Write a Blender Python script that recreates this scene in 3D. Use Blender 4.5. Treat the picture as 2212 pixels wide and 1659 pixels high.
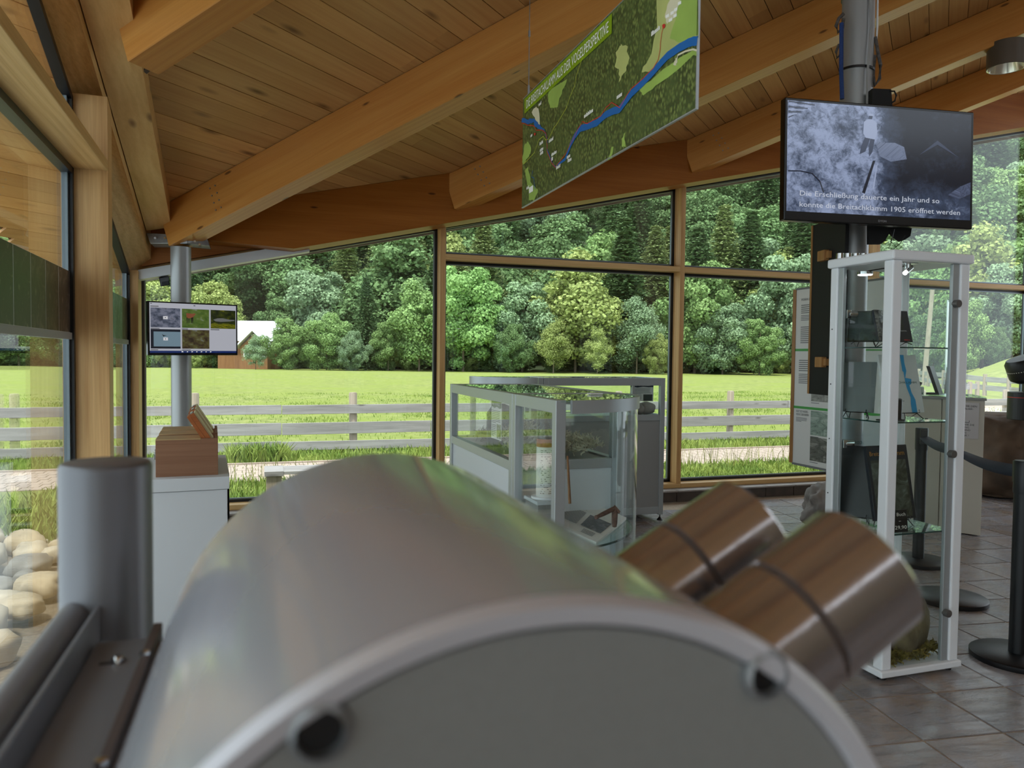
import bpy, bmesh, math, random
import numpy as np
from mathutils import Vector as V, Matrix, noise
SC = bpy.context.scene
COL = SC.collection
for _o in list(bpy.data.objects): bpy.data.objects.remove(_o)
random.seed(7); RS = np.random.RandomState(5)

# ------------------------------------------------------------------ camera, world, sun, exposure
F, CX, CY, H = 1620., 1106., 829.5, 1.40            # focal length in pixels of the 2212x1659 frame, eye height
_p, _ro, _yw = math.radians(2.035), .0111, math.radians(18.3)
def _rot(v):
    c, s = math.cos(_yw), math.sin(_yw); return V((c*v[0]+s*v[1], -s*v[0]+c*v[1], v[2]))
_U = V((0, math.sin(_p), math.cos(_p)))
FW = _rot(V((0, math.cos(_p), -math.sin(_p))))
RT = _rot(V((1, 0, 0))*math.cos(_ro)+_U*math.sin(_ro)); UP = _rot(V((1, 0, 0))*-math.sin(_ro)+_U*math.cos(_ro))
EYE = V((0, 0, H))
cam = bpy.data.cameras.new('camera'); co = bpy.data.objects.new('camera', cam); COL.objects.link(co)
cam.sensor_fit = 'HORIZONTAL'; cam.sensor_width = 36; cam.lens = 36*F/2212; cam.clip_start = .02; cam.clip_end = 2000
co.matrix_world = Matrix(((RT.x, UP.x, -FW.x, 0), (RT.y, UP.y, -FW.y, 0), (RT.z, UP.z, -FW.z, H), (0, 0, 0, 1)))
cam.dof.use_dof = True; cam.dof.focus_distance = 6.5; cam.dof.aperture_fstop = 7.0
SC.camera = co
w = bpy.data.worlds.new('sky'); SC.world = w; w.use_nodes = True
_bg = w.node_tree.nodes['Background']; _bg.inputs[0].default_value = (.82, .91, 1, 1); _bg.inputs[1].default_value = 1.75
sun = bpy.data.lights.new('sun', 'SUN'); sun.energy = 4.0; sun.angle = math.radians(7); sun.color = (1, .95, .86)
so = bpy.data.objects.new('sun', sun); COL.objects.link(so)
so.rotation_euler = V((.25, .30, -.92)).to_track_quat('-Z', 'Y').to_euler()
SC.view_settings.view_transform = 'Standard'; SC.view_settings.look = 'None'
SC.view_settings.gamma = 1; SC.view_settings.use_curve_mapping = False; SC.view_settings.exposure = 0.38
SC.cycles.max_bounces = 10; SC.cycles.diffuse_bounces = 5; SC.cycles.glossy_bounces = 5
SC.cycles.transparent_max_bounces = 32; SC.cycles.use_denoising = True; SC.cycles.sample_clamp_indirect = 6

# a pixel of the frame becomes a point at a stated depth, height or wall plane
def ray(x, y): return FW+RT*((x-CX)/F)-UP*((y-CY)/F)
def at(x, y, D): return EYE+ray(x, y)*D
def pl(x, y, P, n):
    d = ray(x, y); n = V(n); return EYE+d*((V(P)-EYE).dot(n)/d.dot(n))
def onz(x, y, z): return pl(x, y, (0, 0, z), (0, 0, 1))
def onx(x, y, a): return pl(x, y, (a, 0, 0), (1, 0, 0))
def ony(x, y, b): return pl(x, y, (0, b, 0), (0, 1, 0))
GA, GB, Z0 = .2228, -.265, 4.256
def roof(a, b): return Z0+GA*a+GB*b

# ------------------------------------------------------------------ materials
def S(r, g, b):
    f = lambda c: (c/255/12.92 if c/255 <= .04045 else ((c/255+.055)/1.055)**2.4)
    return (f(r), f(g), f(b), 1)
class NT:
    def __init__(s, name):
        s.m = bpy.data.materials.new(name); s.m.use_nodes = True; s.t = s.m.node_tree; s.n = s.t.nodes
        s.b = s.n['Principled BSDF']; s.out = s.n['Material Output']
    def add(s, typ, **kw):
        n = s.n.new('ShaderNode'+typ)
        for k, v in kw.items():
            if k.startswith('_'): setattr(n, k[1:], v)
            else:
                k2 = int(k[1:]) if k[0] == 'i' and k[1:].isdigit() else k
                if hasattr(v, 'is_output'): s.t.links.new(v, n.inputs[k2])
                else: n.inputs[k2].default_value = v
        return n
    def link(s, a, b): s.t.links.new(a, b)
    def math(s, op, a, b=0.): return s.add('Math', _operation=op, i0=a, i1=b).outputs[0]
    def mix(s, f, a, b, typ='MIX'):
        n = s.add('Mix', _data_type='RGBA', _blend_type=typ)
        for i, v in ((0, f), (6, a), (7, b)):
            if hasattr(v, 'is_output'): s.link(v, n.inputs[i])
            else: n.inputs[i].default_value = v
        return n.outputs[2]
    def ramp(s, f, stops):
        n = s.add('ValToRGB'); s.link(f, n.inputs[0]); e = n.color_ramp.elements
        while len(e) < len(stops): e.new(.5)
        for q, (p, c) in zip(e, stops): q.position = p; q.color = c
        return n.outputs[0]
    def obj(s): return s.add('TexCoord').outputs['Object']
    def rnd(s): return s.add('ObjectInfo').outputs['Random']
    def mapping(s, v, scale=(1, 1, 1), loc=None):
        n = s.add('Mapping'); s.link(v, n.inputs[0]); n.inputs['Scale'].default_value = scale
        if loc is not None: s.link(loc, n.inputs['Location'])
        return n.outputs[0]
    def noise(s, v, sc, det=4., rough=.5, dist=0.):
        n = s.add('TexNoise', Scale=sc, Detail=det, Roughness=rough, Distortion=dist)
        if v is not None: s.link(v, n.inputs['Vector'])
        return n.outputs['Fac']
    def bump(s, h, st, d=.01):
        n = s.add('Bump', Strength=st, Distance=d, Height=h); s.link(n.outputs[0], s.b.inputs['Normal'])
    def set(s, **kw):
        for k, v in kw.items():
            k = {'col': 'Base Color', 'rough': 'Roughness', 'metal': 'Metallic', 'spec': 'Specular IOR Level', 'coat': 'Coat Weight',
                 'emit': 'Emission Color', 'estr': 'Emission Strength', 'aniso': 'Anisotropic', 'sub': 'Subsurface Weight'}.get(k, k)
            if hasattr(v, 'is_output'): s.link(v, s.b.inputs[k])
            else: s.b.inputs[k].default_value = v
        return s.m
def pbr(name, col, rough=.5, metal=0., nz=0., sc=8., bump=0., bsc=None, **kw):
    t = NT(name)
    v = t.obj()
    if nz:
        f = t.noise(v, sc, 5)
        d = tuple(c*(1-nz) for c in col[:3])+(1,); l = tuple(min(1, c*(1+nz)) for c in col[:3])+(1,)
        t.set(col=t.ramp(f, [(.3, d), (.7, l)]))
    else: t.set(col=col)
    if bump: t.bump(t.noise(v, bsc or sc*3, 6), bump)
    return t.set(rough=rough, metal=metal, **kw)
def wood(name, c1, c2, axis='x', knots=0., sc=1., rough=.55, vary=.25, kcol=None, grain=.35, ringw=.35, kf=(1.6, 5.5), kr=(.05, .16), spec=.3):
    t = NT(name); i = 'xyz'.index(axis)
    r = t.rnd(); off = t.add('CombineXYZ', X=t.math('MULTIPLY', r, 37.), Y=t.math('MULTIPLY', r, 91.), Z=t.math('MULTIPLY', r, 53.)).outputs[0]
    v = t.add('VectorMath', _operation='ADD', i0=t.obj(), i1=off).outputs[0]
    def sq(al, cr): return tuple((al if k == i else cr)*sc for k in range(3))
    wv = t.noise(t.mapping(v, sq(.5, 9)), 1, 4, .55, 1.2)
    fine = t.noise(t.mapping(v, sq(2.5, 110)), 1, 3, .6)
    ring = t.add('TexWave', _wave_type='BANDS', _bands_direction='Y' if i != 1 else 'X', Scale=1., Distortion=9., Detail=3., **{'Detail Scale': 1.2})
    t.link(t.mapping(v, sq(.35, 7)), ring.inputs['Vector'])
    f = t.math('ADD', t.math('MULTIPLY', wv, 1-ringw), t.math('MULTIPLY', ring.outputs['Fac'], ringw))
    c = t.ramp(f, [(.25, c1), (.75, c2)])
    c = t.mix(grain, c, t.ramp(fine, [(.3, tuple(x*.72 for x in c1[:3])+(1,)), (.65, c2)]), 'MIX')
    if knots:
        vo = t.add('TexVoronoi', Scale=1., Randomness=1.); t.link(t.mapping(v, sq(*kf)), vo.inputs['Vector'])
        dist = vo.outputs['Distance']; cr = t.add('SeparateColor'); t.link(vo.outputs['Color'], cr.inputs[0])
        on = t.math('GREATER_THAN', cr.outputs[0], 1-knots)
        kn = t.add('MapRange', **{'From Min': kr[0], 'From Max': kr[1], 'To Min': 1., 'To Max': 0.}); t.link(dist, kn.inputs[0])
        c = t.mix(t.math('MULTIPLY', kn.outputs[0], t.math('MULTIPLY', on, .8)), c, kcol or tuple(x*.28 for x in c1[:3])+(1,))
    if vary:
        k = t.math('ADD', t.math('MULTIPLY', r, vary), 1-vary/2)
        c = t.mix(1., c, t.add('CombineColor', i0=k, i1=k, i2=k).outputs[0], 'MULTIPLY')
    t.set(col=c, rough=rough, spec=spec); t.bump(fine, .08, .004)
    return t.m
def glass(name, tint=(.95, .975, .96, 1), f0=.04):
    t = NT(name); lw = t.add('LayerWeight', Blend=.5).outputs['Facing']
    f = t.math('ADD', t.math('MULTIPLY', t.math('POWER', lw, 5.), 1-f0), f0)
    tr = t.add('BsdfTransparent', Color=tint); gl = t.add('BsdfGlossy', Roughness=0.0, Color=(1, 1, 1, 1))
    mx = t.add('MixShader', i0=f); t.link(tr.outputs[0], mx.inputs[1]); t.link(gl.outputs[0], mx.inputs[2])
    t.link(mx.outputs[0], t.out.inputs[0]); return t.m
def emis(name, col, st, base=(.01, .01, .01, 1), rough=.15):
    t = NT(name); return t.set(col=base, rough=rough, emit=col, estr=st)

M = {}
M['plank'] = wood('ceiling spruce plank', S(184, 132, 76), S(208, 162, 102), 'x', .5, 1, .38, .34, S(92, 56, 26), .12, .08, (2.6, 9), (.06, .26))
M['beam'] = wood('glulam beam', S(180, 114, 48), S(202, 144, 74), 'x', .34, 1, .3, .1, S(70, 36, 16), .2, .2, (3.2, 11), (.07, .13), .5)
M['pale_x'] = wood('pale window timber x', S(196, 152, 94), S(220, 184, 128), 'x', .0, 1, .4, .08)
M['pale_z'] = wood('pale window timber z', S(190, 142, 86), S(218, 178, 122), 'z', .0, 1, .4, .08)
M['pale_y'] = wood('pale window timber y', S(200, 154, 92), S(220, 182, 122), 'y', .5, 1, .38, .08, S(116, 78, 42), .15, .15, (2.6, 8), (.06, .2))
M['pale_y2'] = wood('pale head timber y', S(196, 152, 92), S(220, 182, 124), 'y', .0, 1, .4, .08)
M['gasket'] = pbr('black rubber gasket', S(14, 15, 20), .4)
M['alublue'] = pbr('window spacer metal', S(120, 132, 138), .35, .6)
M['pane'] = glass('window glass', (.93, .96, .945, 1), .035)
M['cglass'] = glass('showcase glass', (.955, .98, .972, 1), .014)
M['shelfglass'] = glass('shelf glass', (.86, .95, .92, 1), .05)
M['edgeglass'] = pbr('glass edge', S(30, 66, 62), .1, 0, spec=.8)
M['white'] = pbr('white lacquer', S(236, 238, 241), .35)
M['whitem'] = pbr('white melamine', S(214, 218, 222), .45)
M['paper'] = pbr('white paper', S(224, 224, 220), .7)
M['ink'] = pbr('dark print', S(36, 38, 42), .7)
M['greyink'] = pbr('grey print', S(120, 122, 124), .7)
M['black'] = pbr('black plastic', S(10, 10, 12), .35)
M['blackm'] = pbr('black matte paint', S(9, 9, 10), .7)
M['rubber'] = pbr('black powder coat', S(13, 14, 17), .42)
M['belt'] = pbr('blue grey belt', S(40, 48, 66), .7, nz=.15, sc=120)
M['alu'] = pbr('anodised aluminium', S(178, 184, 186), .38, .55)
M['grey'] = pbr('grey panel', S(150, 150, 148), .5)
M['ltpanel'] = pbr('light grey panel', S(206, 212, 216), .4)
M['steel'] = pbr('galvanised steel', S(150, 152, 154), .38, .8, nz=.12, sc=25)
M['colpaint'] = pbr('silver column paint', S(158, 160, 160), .42, .55)
M['chrome'] = pbr('chrome', S(200, 200, 200), .12, 1)
M['beige'] = pbr('beige counter panel', S(196, 190, 176), .5)
M['tv'] = pbr('tv plastic', S(8, 8, 10), .25)
def brushed(name, col, rough, axis, amt=.25, metal=1.):
    t = NT(name); s = [160, 160, 160]; s['xyz'.index(axis)] = 3
    f = t.noise(t.mapping(t.obj(), tuple(s)), 1, 3, .6)
    t.set(col=col, metal=metal, spec=.8, rough=t.math('ADD', t.math('MULTIPLY', f, amt), rough)); t.bump(f, .05, .002); return t.m
M['drum'] = brushed('brushed stainless drum', S(190, 191, 200), .18, 'y', .12, .42)
M['drum'].node_tree.nodes['Principled BSDF'].inputs['Coat Weight'].default_value = .6; M['drum'].node_tree.nodes['Principled BSDF'].inputs['Coat Roughness'].default_value = .1
M['rim'] = pbr('bright satin rim', S(196, 192, 196), .4, .3)
M['eye'] = brushed('turned stainless eyepiece', S(176, 170, 170), .11, 'y', .1, .9)
M['endplate'] = pbr('satin grey end plate', S(140, 139, 136), .5, .3, nz=.03, sc=300)
M['post'] = pbr('satin grey post', S(112, 112, 116), .4, .45)
M['bracket'] = pbr('grey bracket paint', S(120, 120, 124), .45, .1)
M['brownstrip'] = pbr('brown seal strip', S(72, 58, 52), .6)
M['slate'] = None
t = NT('slate floor tile'); v = t.obj(); r = t.rnd()
v2 = t.add('VectorMath', _operation='ADD', i0=v, i1=t.add('CombineXYZ', X=t.math('MULTIPLY', r, 61.), Y=t.math('MULTIPLY', r, 17.)).outputs[0]).outputs[0]
n1 = t.noise(v2, 3.2, 7, .6, .8); n2 = t.noise(t.mapping(v2, (3, 11, 3)), 1.6, 6, .65, 1.5)
c = t.mix(t.ramp(n1, [(.38, (0, 0, 0, 1)), (.66, (1, 1, 1, 1))]), S(150, 148, 154), S(150, 132, 118))
c = t.mix(t.ramp(n2, [(.45, (0, 0, 0, 1)), (.75, (.8, .8, .8, 1))]), c, S(104, 100, 102))
k = t.math('ADD', t.math('MULTIPLY', r, .35), .8); c = t.mix(1., c, t.add('CombineColor', i0=k, i1=k, i2=k).outputs[0], 'MULTIPLY')
t.set(col=c, rough=t.math('ADD', t.math('MULTIPLY', n2, .2), .16)); t.bump(n2, .35, .006); M['slate'] = t.m
M['grout'] = pbr('tan grout', S(168, 150, 130), .9, nz=.15, sc=60)
M['basetile'] = pbr('dark base tile', S(70, 58, 50), .45, nz=.25, sc=12)
M['ledge'] = pbr('stone ledge', S(150, 142, 136), .5, nz=.1, sc=30)
def grassmat(name, a, b, c_, sc):
    t = NT(name); v = t.obj(); n1 = t.noise(t.mapping(v, (1, 1, .3)), sc, 12, .8); n2 = t.noise(v, sc*.11, 6, .65)
    c1 = t.mix(t.ramp(n1, [(.3, (0, 0, 0, 1)), (.7, (1, 1, 1, 1))]), a, b)
    c2 = t.mix(t.ramp(n2, [(.4, (0, 0, 0, 1)), (.65, (1, 1, 1, 1))]), c1, c_)
    t.set(col=c2, rough=.9, spec=.1); t.bump(n1, .8, .05); return t.m
M['field'] = grassmat('meadow ground', S(66, 86, 34), S(166, 170, 104), S(128, 140, 68), 2.6)
def blade(name, a, b):
    t = NT(name); n = t.noise(t.obj(), 1.3, 3); return t.set(col=t.ramp(n, [(.35, a), (.65, b)]), rough=.7, spec=.2)
M['blade'] = blade('grass blade', S(100, 126, 52), S(150, 164, 82))
M['blade2'] = blade('dry grass stem', S(150, 150, 80), S(120, 120, 70))
def leafmat(name, a, b):
    t = NT(name); n = t.noise(t.obj(), .55, 4, .6); r = t.rnd()
    c = t.ramp(n, [(.3, a), (.7, b)]); isl = t.add('NewGeometry').outputs['Random Per Island']; k = t.math('ADD', t.math('ADD', t.math('MULTIPLY', r, .35), t.math('MULTIPLY', isl, .6)), .62)
    c = t.mix(1., c, t.add('CombineColor', i0=k, i1=k, i2=t.math('MULTIPLY', k, 1.0)).outputs[0], 'MULTIPLY')
    d = t.b; t.set(col=c, rough=.75, spec=.15)
    tl = t.add('BsdfTranslucent', Color=b); mx = t.add('MixShader', i0=.16); t.link(d.outputs[0], mx.inputs[1]); t.link(tl.outputs[0], mx.inputs[2])
    t.link(mx.outputs[0], t.out.inputs[0]); return t.m
M['leaf'] = leafmat('mid green leaves', S(100, 130, 78), S(156, 182, 118))  # leaf palette from here on paled and desaturated to carry distance haze
M['leafy'] = leafmat('yellow green leaves', S(122, 138, 78), S(174, 184, 116))
M['leafg'] = leafmat('grey green leaves', S(104, 130, 98), S(156, 178, 140))
M['leafd'] = leafmat('deep green leaves', S(80, 110, 70), S(128, 152, 102))
M['leafb'] = leafmat('bright green leaves', S(100, 138, 80), S(152, 182, 116))
M['con'] = leafmat('spruce needles', S(74, 102, 68), S(116, 140, 96))
M['cony'] = leafmat('pale spruce needles', S(104, 124, 80), S(156, 168, 114))
M['bark'] = pbr('tree bark', S(112, 100, 84), .9, nz=.3, sc=5)
M['oldwood'] = wood('weathered fence wood', S(132, 128, 128), S(168, 164, 164), 'x', .4, 1, .8, .15, S(84, 78, 74))
M['oldpost'] = wood('weathered post wood', S(138, 124, 108), S(176, 162, 146), 'z', .2, 1, .8, .15, S(84, 74, 64))
M['stone'] = pbr('pale river stone', S(186, 174, 154), .8, nz=.3, sc=4, bump=.5)
M['rockdark'] = pbr('dark brown rock', S(84, 66, 50), .85, nz=.45, sc=3.5, bump=.8, bsc=7)
M['rockgrey'] = pbr('grey boulder', S(128, 120, 114), .7, nz=.35, sc=5, bump=.7, bsc=9)
M['moss'] = pbr('dry moss', S(124, 110, 48), .95, nz=.4, sc=30)
M['lichen'] = pbr('dry lichen', S(216, 210, 190), .95, nz=.3, sc=30)
M['paver'] = pbr('pale pavers', S(166, 148, 136), .8, nz=.12, sc=6)
M['cocoa'] = wood('reddish box veneer', S(138, 98, 74), S(152, 112, 86), 'x', 0, 1, .5, .06)
M['cocoatop'] = wood('pale box lid', S(186, 158, 112), S(198, 172, 126), 'x', 0, 1, .45, .06)
M['redwood'] = wood('red brown wood block', S(150, 82, 42), S(176, 104, 58), 'x', 0, 2, .4, .1)
M['dowel'] = wood('brown dowel', S(120, 82, 50), S(144, 104, 68), 'z', 0, 2, .5, .1)
M['cream'] = pbr('cream strip', S(226, 220, 180), .5)
M['edgewood'] = wood('oak frame edge', S(150, 104, 58), S(176, 128, 78), 'z', 0, 1, .45, .06)
M['houseroof'] = pbr('white metal roof', S(236, 240, 246), .4)
M['housewood'] = wood('brown cladding', S(120, 82, 54), S(150, 108, 74), 'z', 0, 1, .8, .1)
M['earth'] = pbr('forest floor', S(52, 66, 38), .95, nz=.3, sc=.3)
M['bluerope'] = pbr('blue webbing strap', S(22, 54, 110), .7, nz=.2, sc=80)
M['ropegrey'] = pbr('mottled rope', S(84, 78, 74), .9, nz=.5, sc=60)
M['cable'] = pbr('grey cable', S(150, 150, 148), .5)
M['copperlamp'] = pbr('dark bronze lamp housing', S(92, 84, 74), .45, .4)
M['reflector'] = pbr('lamp reflector', S(226, 224, 206), .18, .9)
M['lockm'] = pbr('satin nickel lock', S(110, 108, 106), .4, .6)
M['led'] = emis('lit led disc', (1, .93, .95, 1), 9.)
M['gold'] = pbr('gold print', S(196, 136, 48), .5)
M['teal'] = pbr('dark green print', S(24, 84, 78), .6)
M['mapblue'] = pbr('map river blue', S(14, 98, 168), .45)
M['mapred'] = pbr('map red', S(200, 52, 40), .5)
M['mapyel'] = pbr('map yellow route', S(184, 196, 60), .5)
M['mapfield'] = pbr('map meadow', S(150, 178, 84), .45, nz=.15, sc=5)
M['mapfield2'] = pbr('map pale meadow', S(176, 182, 110), .45, nz=.12, sc=5)
M['maproad'] = pbr('map road', S(214, 208, 176), .5)
M['mapband'] = pbr('map title band', S(128, 158, 20), .45)
M['mapwhite'] = pbr('map white print', S(240, 240, 232), .5)
t = NT('aerial forest print'); v = t.obj(); vo = t.add('TexVoronoi', Scale=120.); t.link(t.mapping(v, (1, .7, .45)), vo.inputs['Vector'])
n1 = t.noise(v, 7, 5, .6); c = t.mix(t.ramp(vo.outputs['Distance'], [(.15, (0, 0, 0, 1)), (.6, (1, 1, 1, 1))]), S(128, 144, 76), S(62, 74, 38))
c = t.mix(t.ramp(n1, [(.4, (0, 0, 0, 1)), (.62, (.75, .75, .75, 1))]), c, S(80, 96, 50)); t.set(col=c, rough=.4); M['mapforest'] = t.m
def photo(name, cols, sc=6., dist=1., emi=0., base=None):
    t = NT(name); uv = t.add('TexCoord').outputs['UV']; n = t.noise(uv, sc, 8, .62, dist)
    c = t.ramp(n, [(.28+.44*i/(len(cols)-1), q) for i, q in enumerate(cols)])
    if emi: return t.set(col=(.01, .01, .01, 1), rough=.12, emit=c, estr=emi)
    return t.set(col=c, rough=.35)
# ------------------------------------------------------------------ mesh helpers
class MB:
    def __init__(s): s.v = []; s.f = []
    def add(s, vs, fs):
        o = len(s.v); s.v += [V(q) for q in vs]; s.f += [tuple(i+o for i in f) for f in fs]; return s
    def hexa(s, p):          # 8 points: bottom loop 0-3, top loop 4-7
        return s.add(p, [(3, 2, 1, 0), (4, 5, 6, 7), (0, 1, 5, 4), (1, 2, 6, 5), (2, 3, 7, 6), (3, 0, 4, 7)])
    def box(s, lo, hi):
        a, b = lo, hi
        return s.hexa([(a[0], a[1], a[2]), (b[0], a[1], a[2]), (b[0], b[1], a[2]), (a[0], b[1], a[2]), (a[0], a[1], b[2]), (b[0], a[1], b[2]), (b[0], b[1], b[2]), (a[0], b[1], b[2])])
    def obox(s, c, ex, ey, ez):   # centre and half vectors
        c, ex, ey, ez = V(c), V(ex), V(ey), V(ez)
        return s.hexa([c-ex-ey-ez, c+ex-ey-ez, c+ex+ey-ez, c-ex+ey-ez, c-ex-ey+ez, c+ex-ey+ez, c+ex+ey+ez, c-ex+ey+ez])
    def prism(s, poly, d):        # polygon pushed along d
        n = len(poly); d = V(d); p = [V(q) for q in poly]
        return s.add(p+[q+d for q in p], [tuple(reversed(range(n))), tuple(range(n, 2*n))]+[(i, (i+1) % n, (i+1) % n+n, i+n) for i in range(n)])
    def cyl(s, p0, p1, r0, r1=None, n=24, caps=True):
        p0, p1 = V(p0), V(p1); r1 = r0 if r1 is None else r1; d = (p1-p0).normalized()
        a = d.orthogonal().normalized(); b = d.cross(a)
        vs = [p0+(a*math.cos(2*math.pi*i/n)+b*math.sin(2*math.pi*i/n))*r0 for i in range(n)]+[p1+(a*math.cos(2*math.pi*i/n)+b*math.sin(2*math.pi*i/n))*r1 for i in range(n)]
        fs = [(i, (i+1) % n, (i+1) % n+n, i+n) for i in range(n)]
        if caps: fs += [tuple(reversed(range(n))), tuple(range(n, 2*n))]
        return s.add(vs, fs)
    def lathe(s, prof, o=(0, 0, 0), ax=(0, 0, 1), n=40, ref=None):   # prof = (radius, along)
        o, ax = V(o), V(ax).normalized(); a = V(ref).normalized() if ref else ax.orthogonal().normalized(); b = ax.cross(a)
        vs = []; fs = []
        for r, h in prof: vs += [o+ax*h+(a*math.cos(2*math.pi*i/n)+b*math.sin(2*math.pi*i/n))*r for i in range(n)]
        for k in range(len(prof)-1): fs += [(k*n+i, k*n+(i+1) % n, (k+1)*n+(i+1) % n, (k+1)*n+i) for i in range(n)]
        return s.add(vs, fs)
    def tube(s, pts, r, n=8):
        pts = [V(p) for p in pts]; m = len(pts); vs = []; fs = []
        for k, p in enumerate(pts):
            d = (pts[min(k+1, m-1)]-pts[max(k-1, 0)]).normalized()
            a = d.cross(V((0, 0, 1))); a = a.normalized() if a.length > 1e-3 else V((1, 0, 0)); b = d.cross(a)
            vs += [p+(a*math.cos(2*math.pi*i/n)+b*math.sin(2*math.pi*i/n))*r for i in range(n)]
        for k in range(m-1): fs += [(k*n+i, k*n+(i+1) % n, (k+1)*n+(i+1) % n, (k+1)*n+i) for i in range(n)]
        fs += [tuple(reversed(range(n))), tuple(range((m-1)*n, m*n))]
        return s.add(vs, fs)
    def poly(s, pts): return s.add(pts, [tuple(range(len(pts)))])
ORG = {}
def link(o, parent):
    COL.objects.link(o)
    if parent is not None: o.parent = parent
    return o
def mesh_of(name, mb, mat, smooth=False, off=V((0, 0, 0)), uv=False):
    me = bpy.data.meshes.new(name); me.from_pydata([tuple(q-off) for q in mb.v], [], mb.f); me.update()
    if mat: me.materials.append(mat)
    if smooth: me.shade_smooth(); me.set_sharp_from_angle(angle=math.radians(38))
    if uv:
        l = me.uv_layers.new(name='uv'); q = [(0, 0), (1, 0), (1, 1), (0, 1)]
        for i in range(len(l.data)): l.data[i].uv = q[i % 4]
    return me
def part(name, mb, mat, parent=None, smooth=False, bev=0., uv=False, label=None, kind=None):
    """mesh authored in world coordinates, stored relative to its thing"""
    off = ORG.get(parent.name if parent else None, V((0, 0, 0)))
    o = bpy.data.objects.new(name, mesh_of(name, mb, mat, smooth, off, uv)); link(o, parent)
    if parent is not None: ORG[o.name] = off
    if bev:
        m = o.modifiers.new('bevel', 'BEVEL'); m.width = bev; m.segments = 2; m.limit_method = 'ANGLE'; m.harden_normals = False
    if label: o['label'] = label
    if kind: o['kind'] = kind
    return o
def single(name, mb, mat, label, cat, group=None, **kw):       # a thing that is one mesh, origin at its base
    vs = mb.v; lo = V((sum(q.x for q in vs)/len(vs), sum(q.y for q in vs)/len(vs), min(q.z for q in vs)))
    o = bpy.data.objects.new(name, mesh_of(name, mb, mat, kw.get('smooth', False), lo, kw.get('uv', False))); o.location = lo; link(o, None)
    ORG[o.name] = lo
    if kw.get('bev'): m = o.modifiers.new('bevel', 'BEVEL'); m.width = kw['bev']; m.segments = 2; m.limit_method = 'ANGLE'
    o['label'] = label; o['category'] = cat
    if group: o['group'] = group
    return o
def thing(name, label, cat, loc, group=None):
    o = bpy.data.objects.new(name, None); o.empty_display_size = .1; o.location = loc; link(o, None); ORG[o.name] = V(loc)
    o['label'] = label; o['category'] = cat
    if group: o['group'] = group
    return o
def struct(name, mb=None, mat=None, **kw):
    if mb is None:
        o = bpy.data.objects.new(name, None); o.empty_display_size = .1; link(o, None); ORG[o.name] = V((0, 0, 0))
    else:
        o = part(name, mb, mat, None, **kw); ORG[o.name] = V((0, 0, 0))
    o['kind'] = 'structure'; return o
def copy_tree(o, parent=None):
    c = o.copy(); COL.objects.link(c); c.parent = parent
    for ch in list(o.children): copy_tree(ch, c)
    return c
def beam(name, p0, p1, wd, ht, mat, parent=None, kind=None, bev=.004, side=None):   # grain along local x; top face through p0-p1
    p0, p1 = V(p0), V(p1); d = p1-p0; L = d.length; d.normalize(); sd = V((0, 0, 1)).cross(d).normalized() if side is None else (V(side)-d*V(side).dot(d)).normalized(); up = d.cross(sd)
    mb = MB().box((0, -wd/2, -ht), (L, wd/2, 0)); o = bpy.data.objects.new(name, mesh_of(name, mb, mat)); link(o, parent)
    off = ORG.get(parent.name, V((0, 0, 0))) if parent else V((0, 0, 0)); p = p0-off
    o.matrix_local = Matrix(((d.x, sd.x, up.x, p.x), (d.y, sd.y, up.y, p.y), (d.z, sd.z, up.z, p.z), (0, 0, 0, 1)))
    if bev: m = o.modifiers.new('bevel', 'BEVEL'); m.width = bev; m.segments = 1
    if kind: o['kind'] = kind
    return o
def text(body, o3, xd, yd, width, height, mat, parent, name='lettering', align='LEFT'):
    """flat print: body set on the baseline point o3, fitted to width and cap height (metres)"""
    cu = bpy.data.curves.new(name, 'FONT'); cu.body = body; cu.size = 1; cu.align_x = align; cu.resolution_u = 2
    ob = bpy.data.objects.new(name, cu); COL.objects.link(ob)
    bpy.context.view_layer.update(); w0 = max(ob.dimensions.x, .01)
    me = bpy.data.meshes.new_from_object(ob.evaluated_get(bpy.context.evaluated_depsgraph_get()))
    bpy.data.objects.remove(ob); bpy.data.curves.remove(cu)
    ob = bpy.data.objects.new(name, me); link(ob, parent); me.materials.clear(); me.materials.append(mat)
    sx = width/w0 if width else height/.7; sy = height/.7
    xd, yd = V(xd).normalized(), V(yd).normalized(); n = xd.cross(yd); p = V(o3)-ORG.get(parent.name, V((0, 0, 0)))
    mt = Matrix(((xd.x*sx, yd.x*sy, n.x, p.x), (xd.y*sx, yd.y*sy, n.y, p.y), (xd.z*sx, yd.z*sy, n.z, p.z), (0, 0, 0, 1)))
    me.transform(mt); return ob
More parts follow.
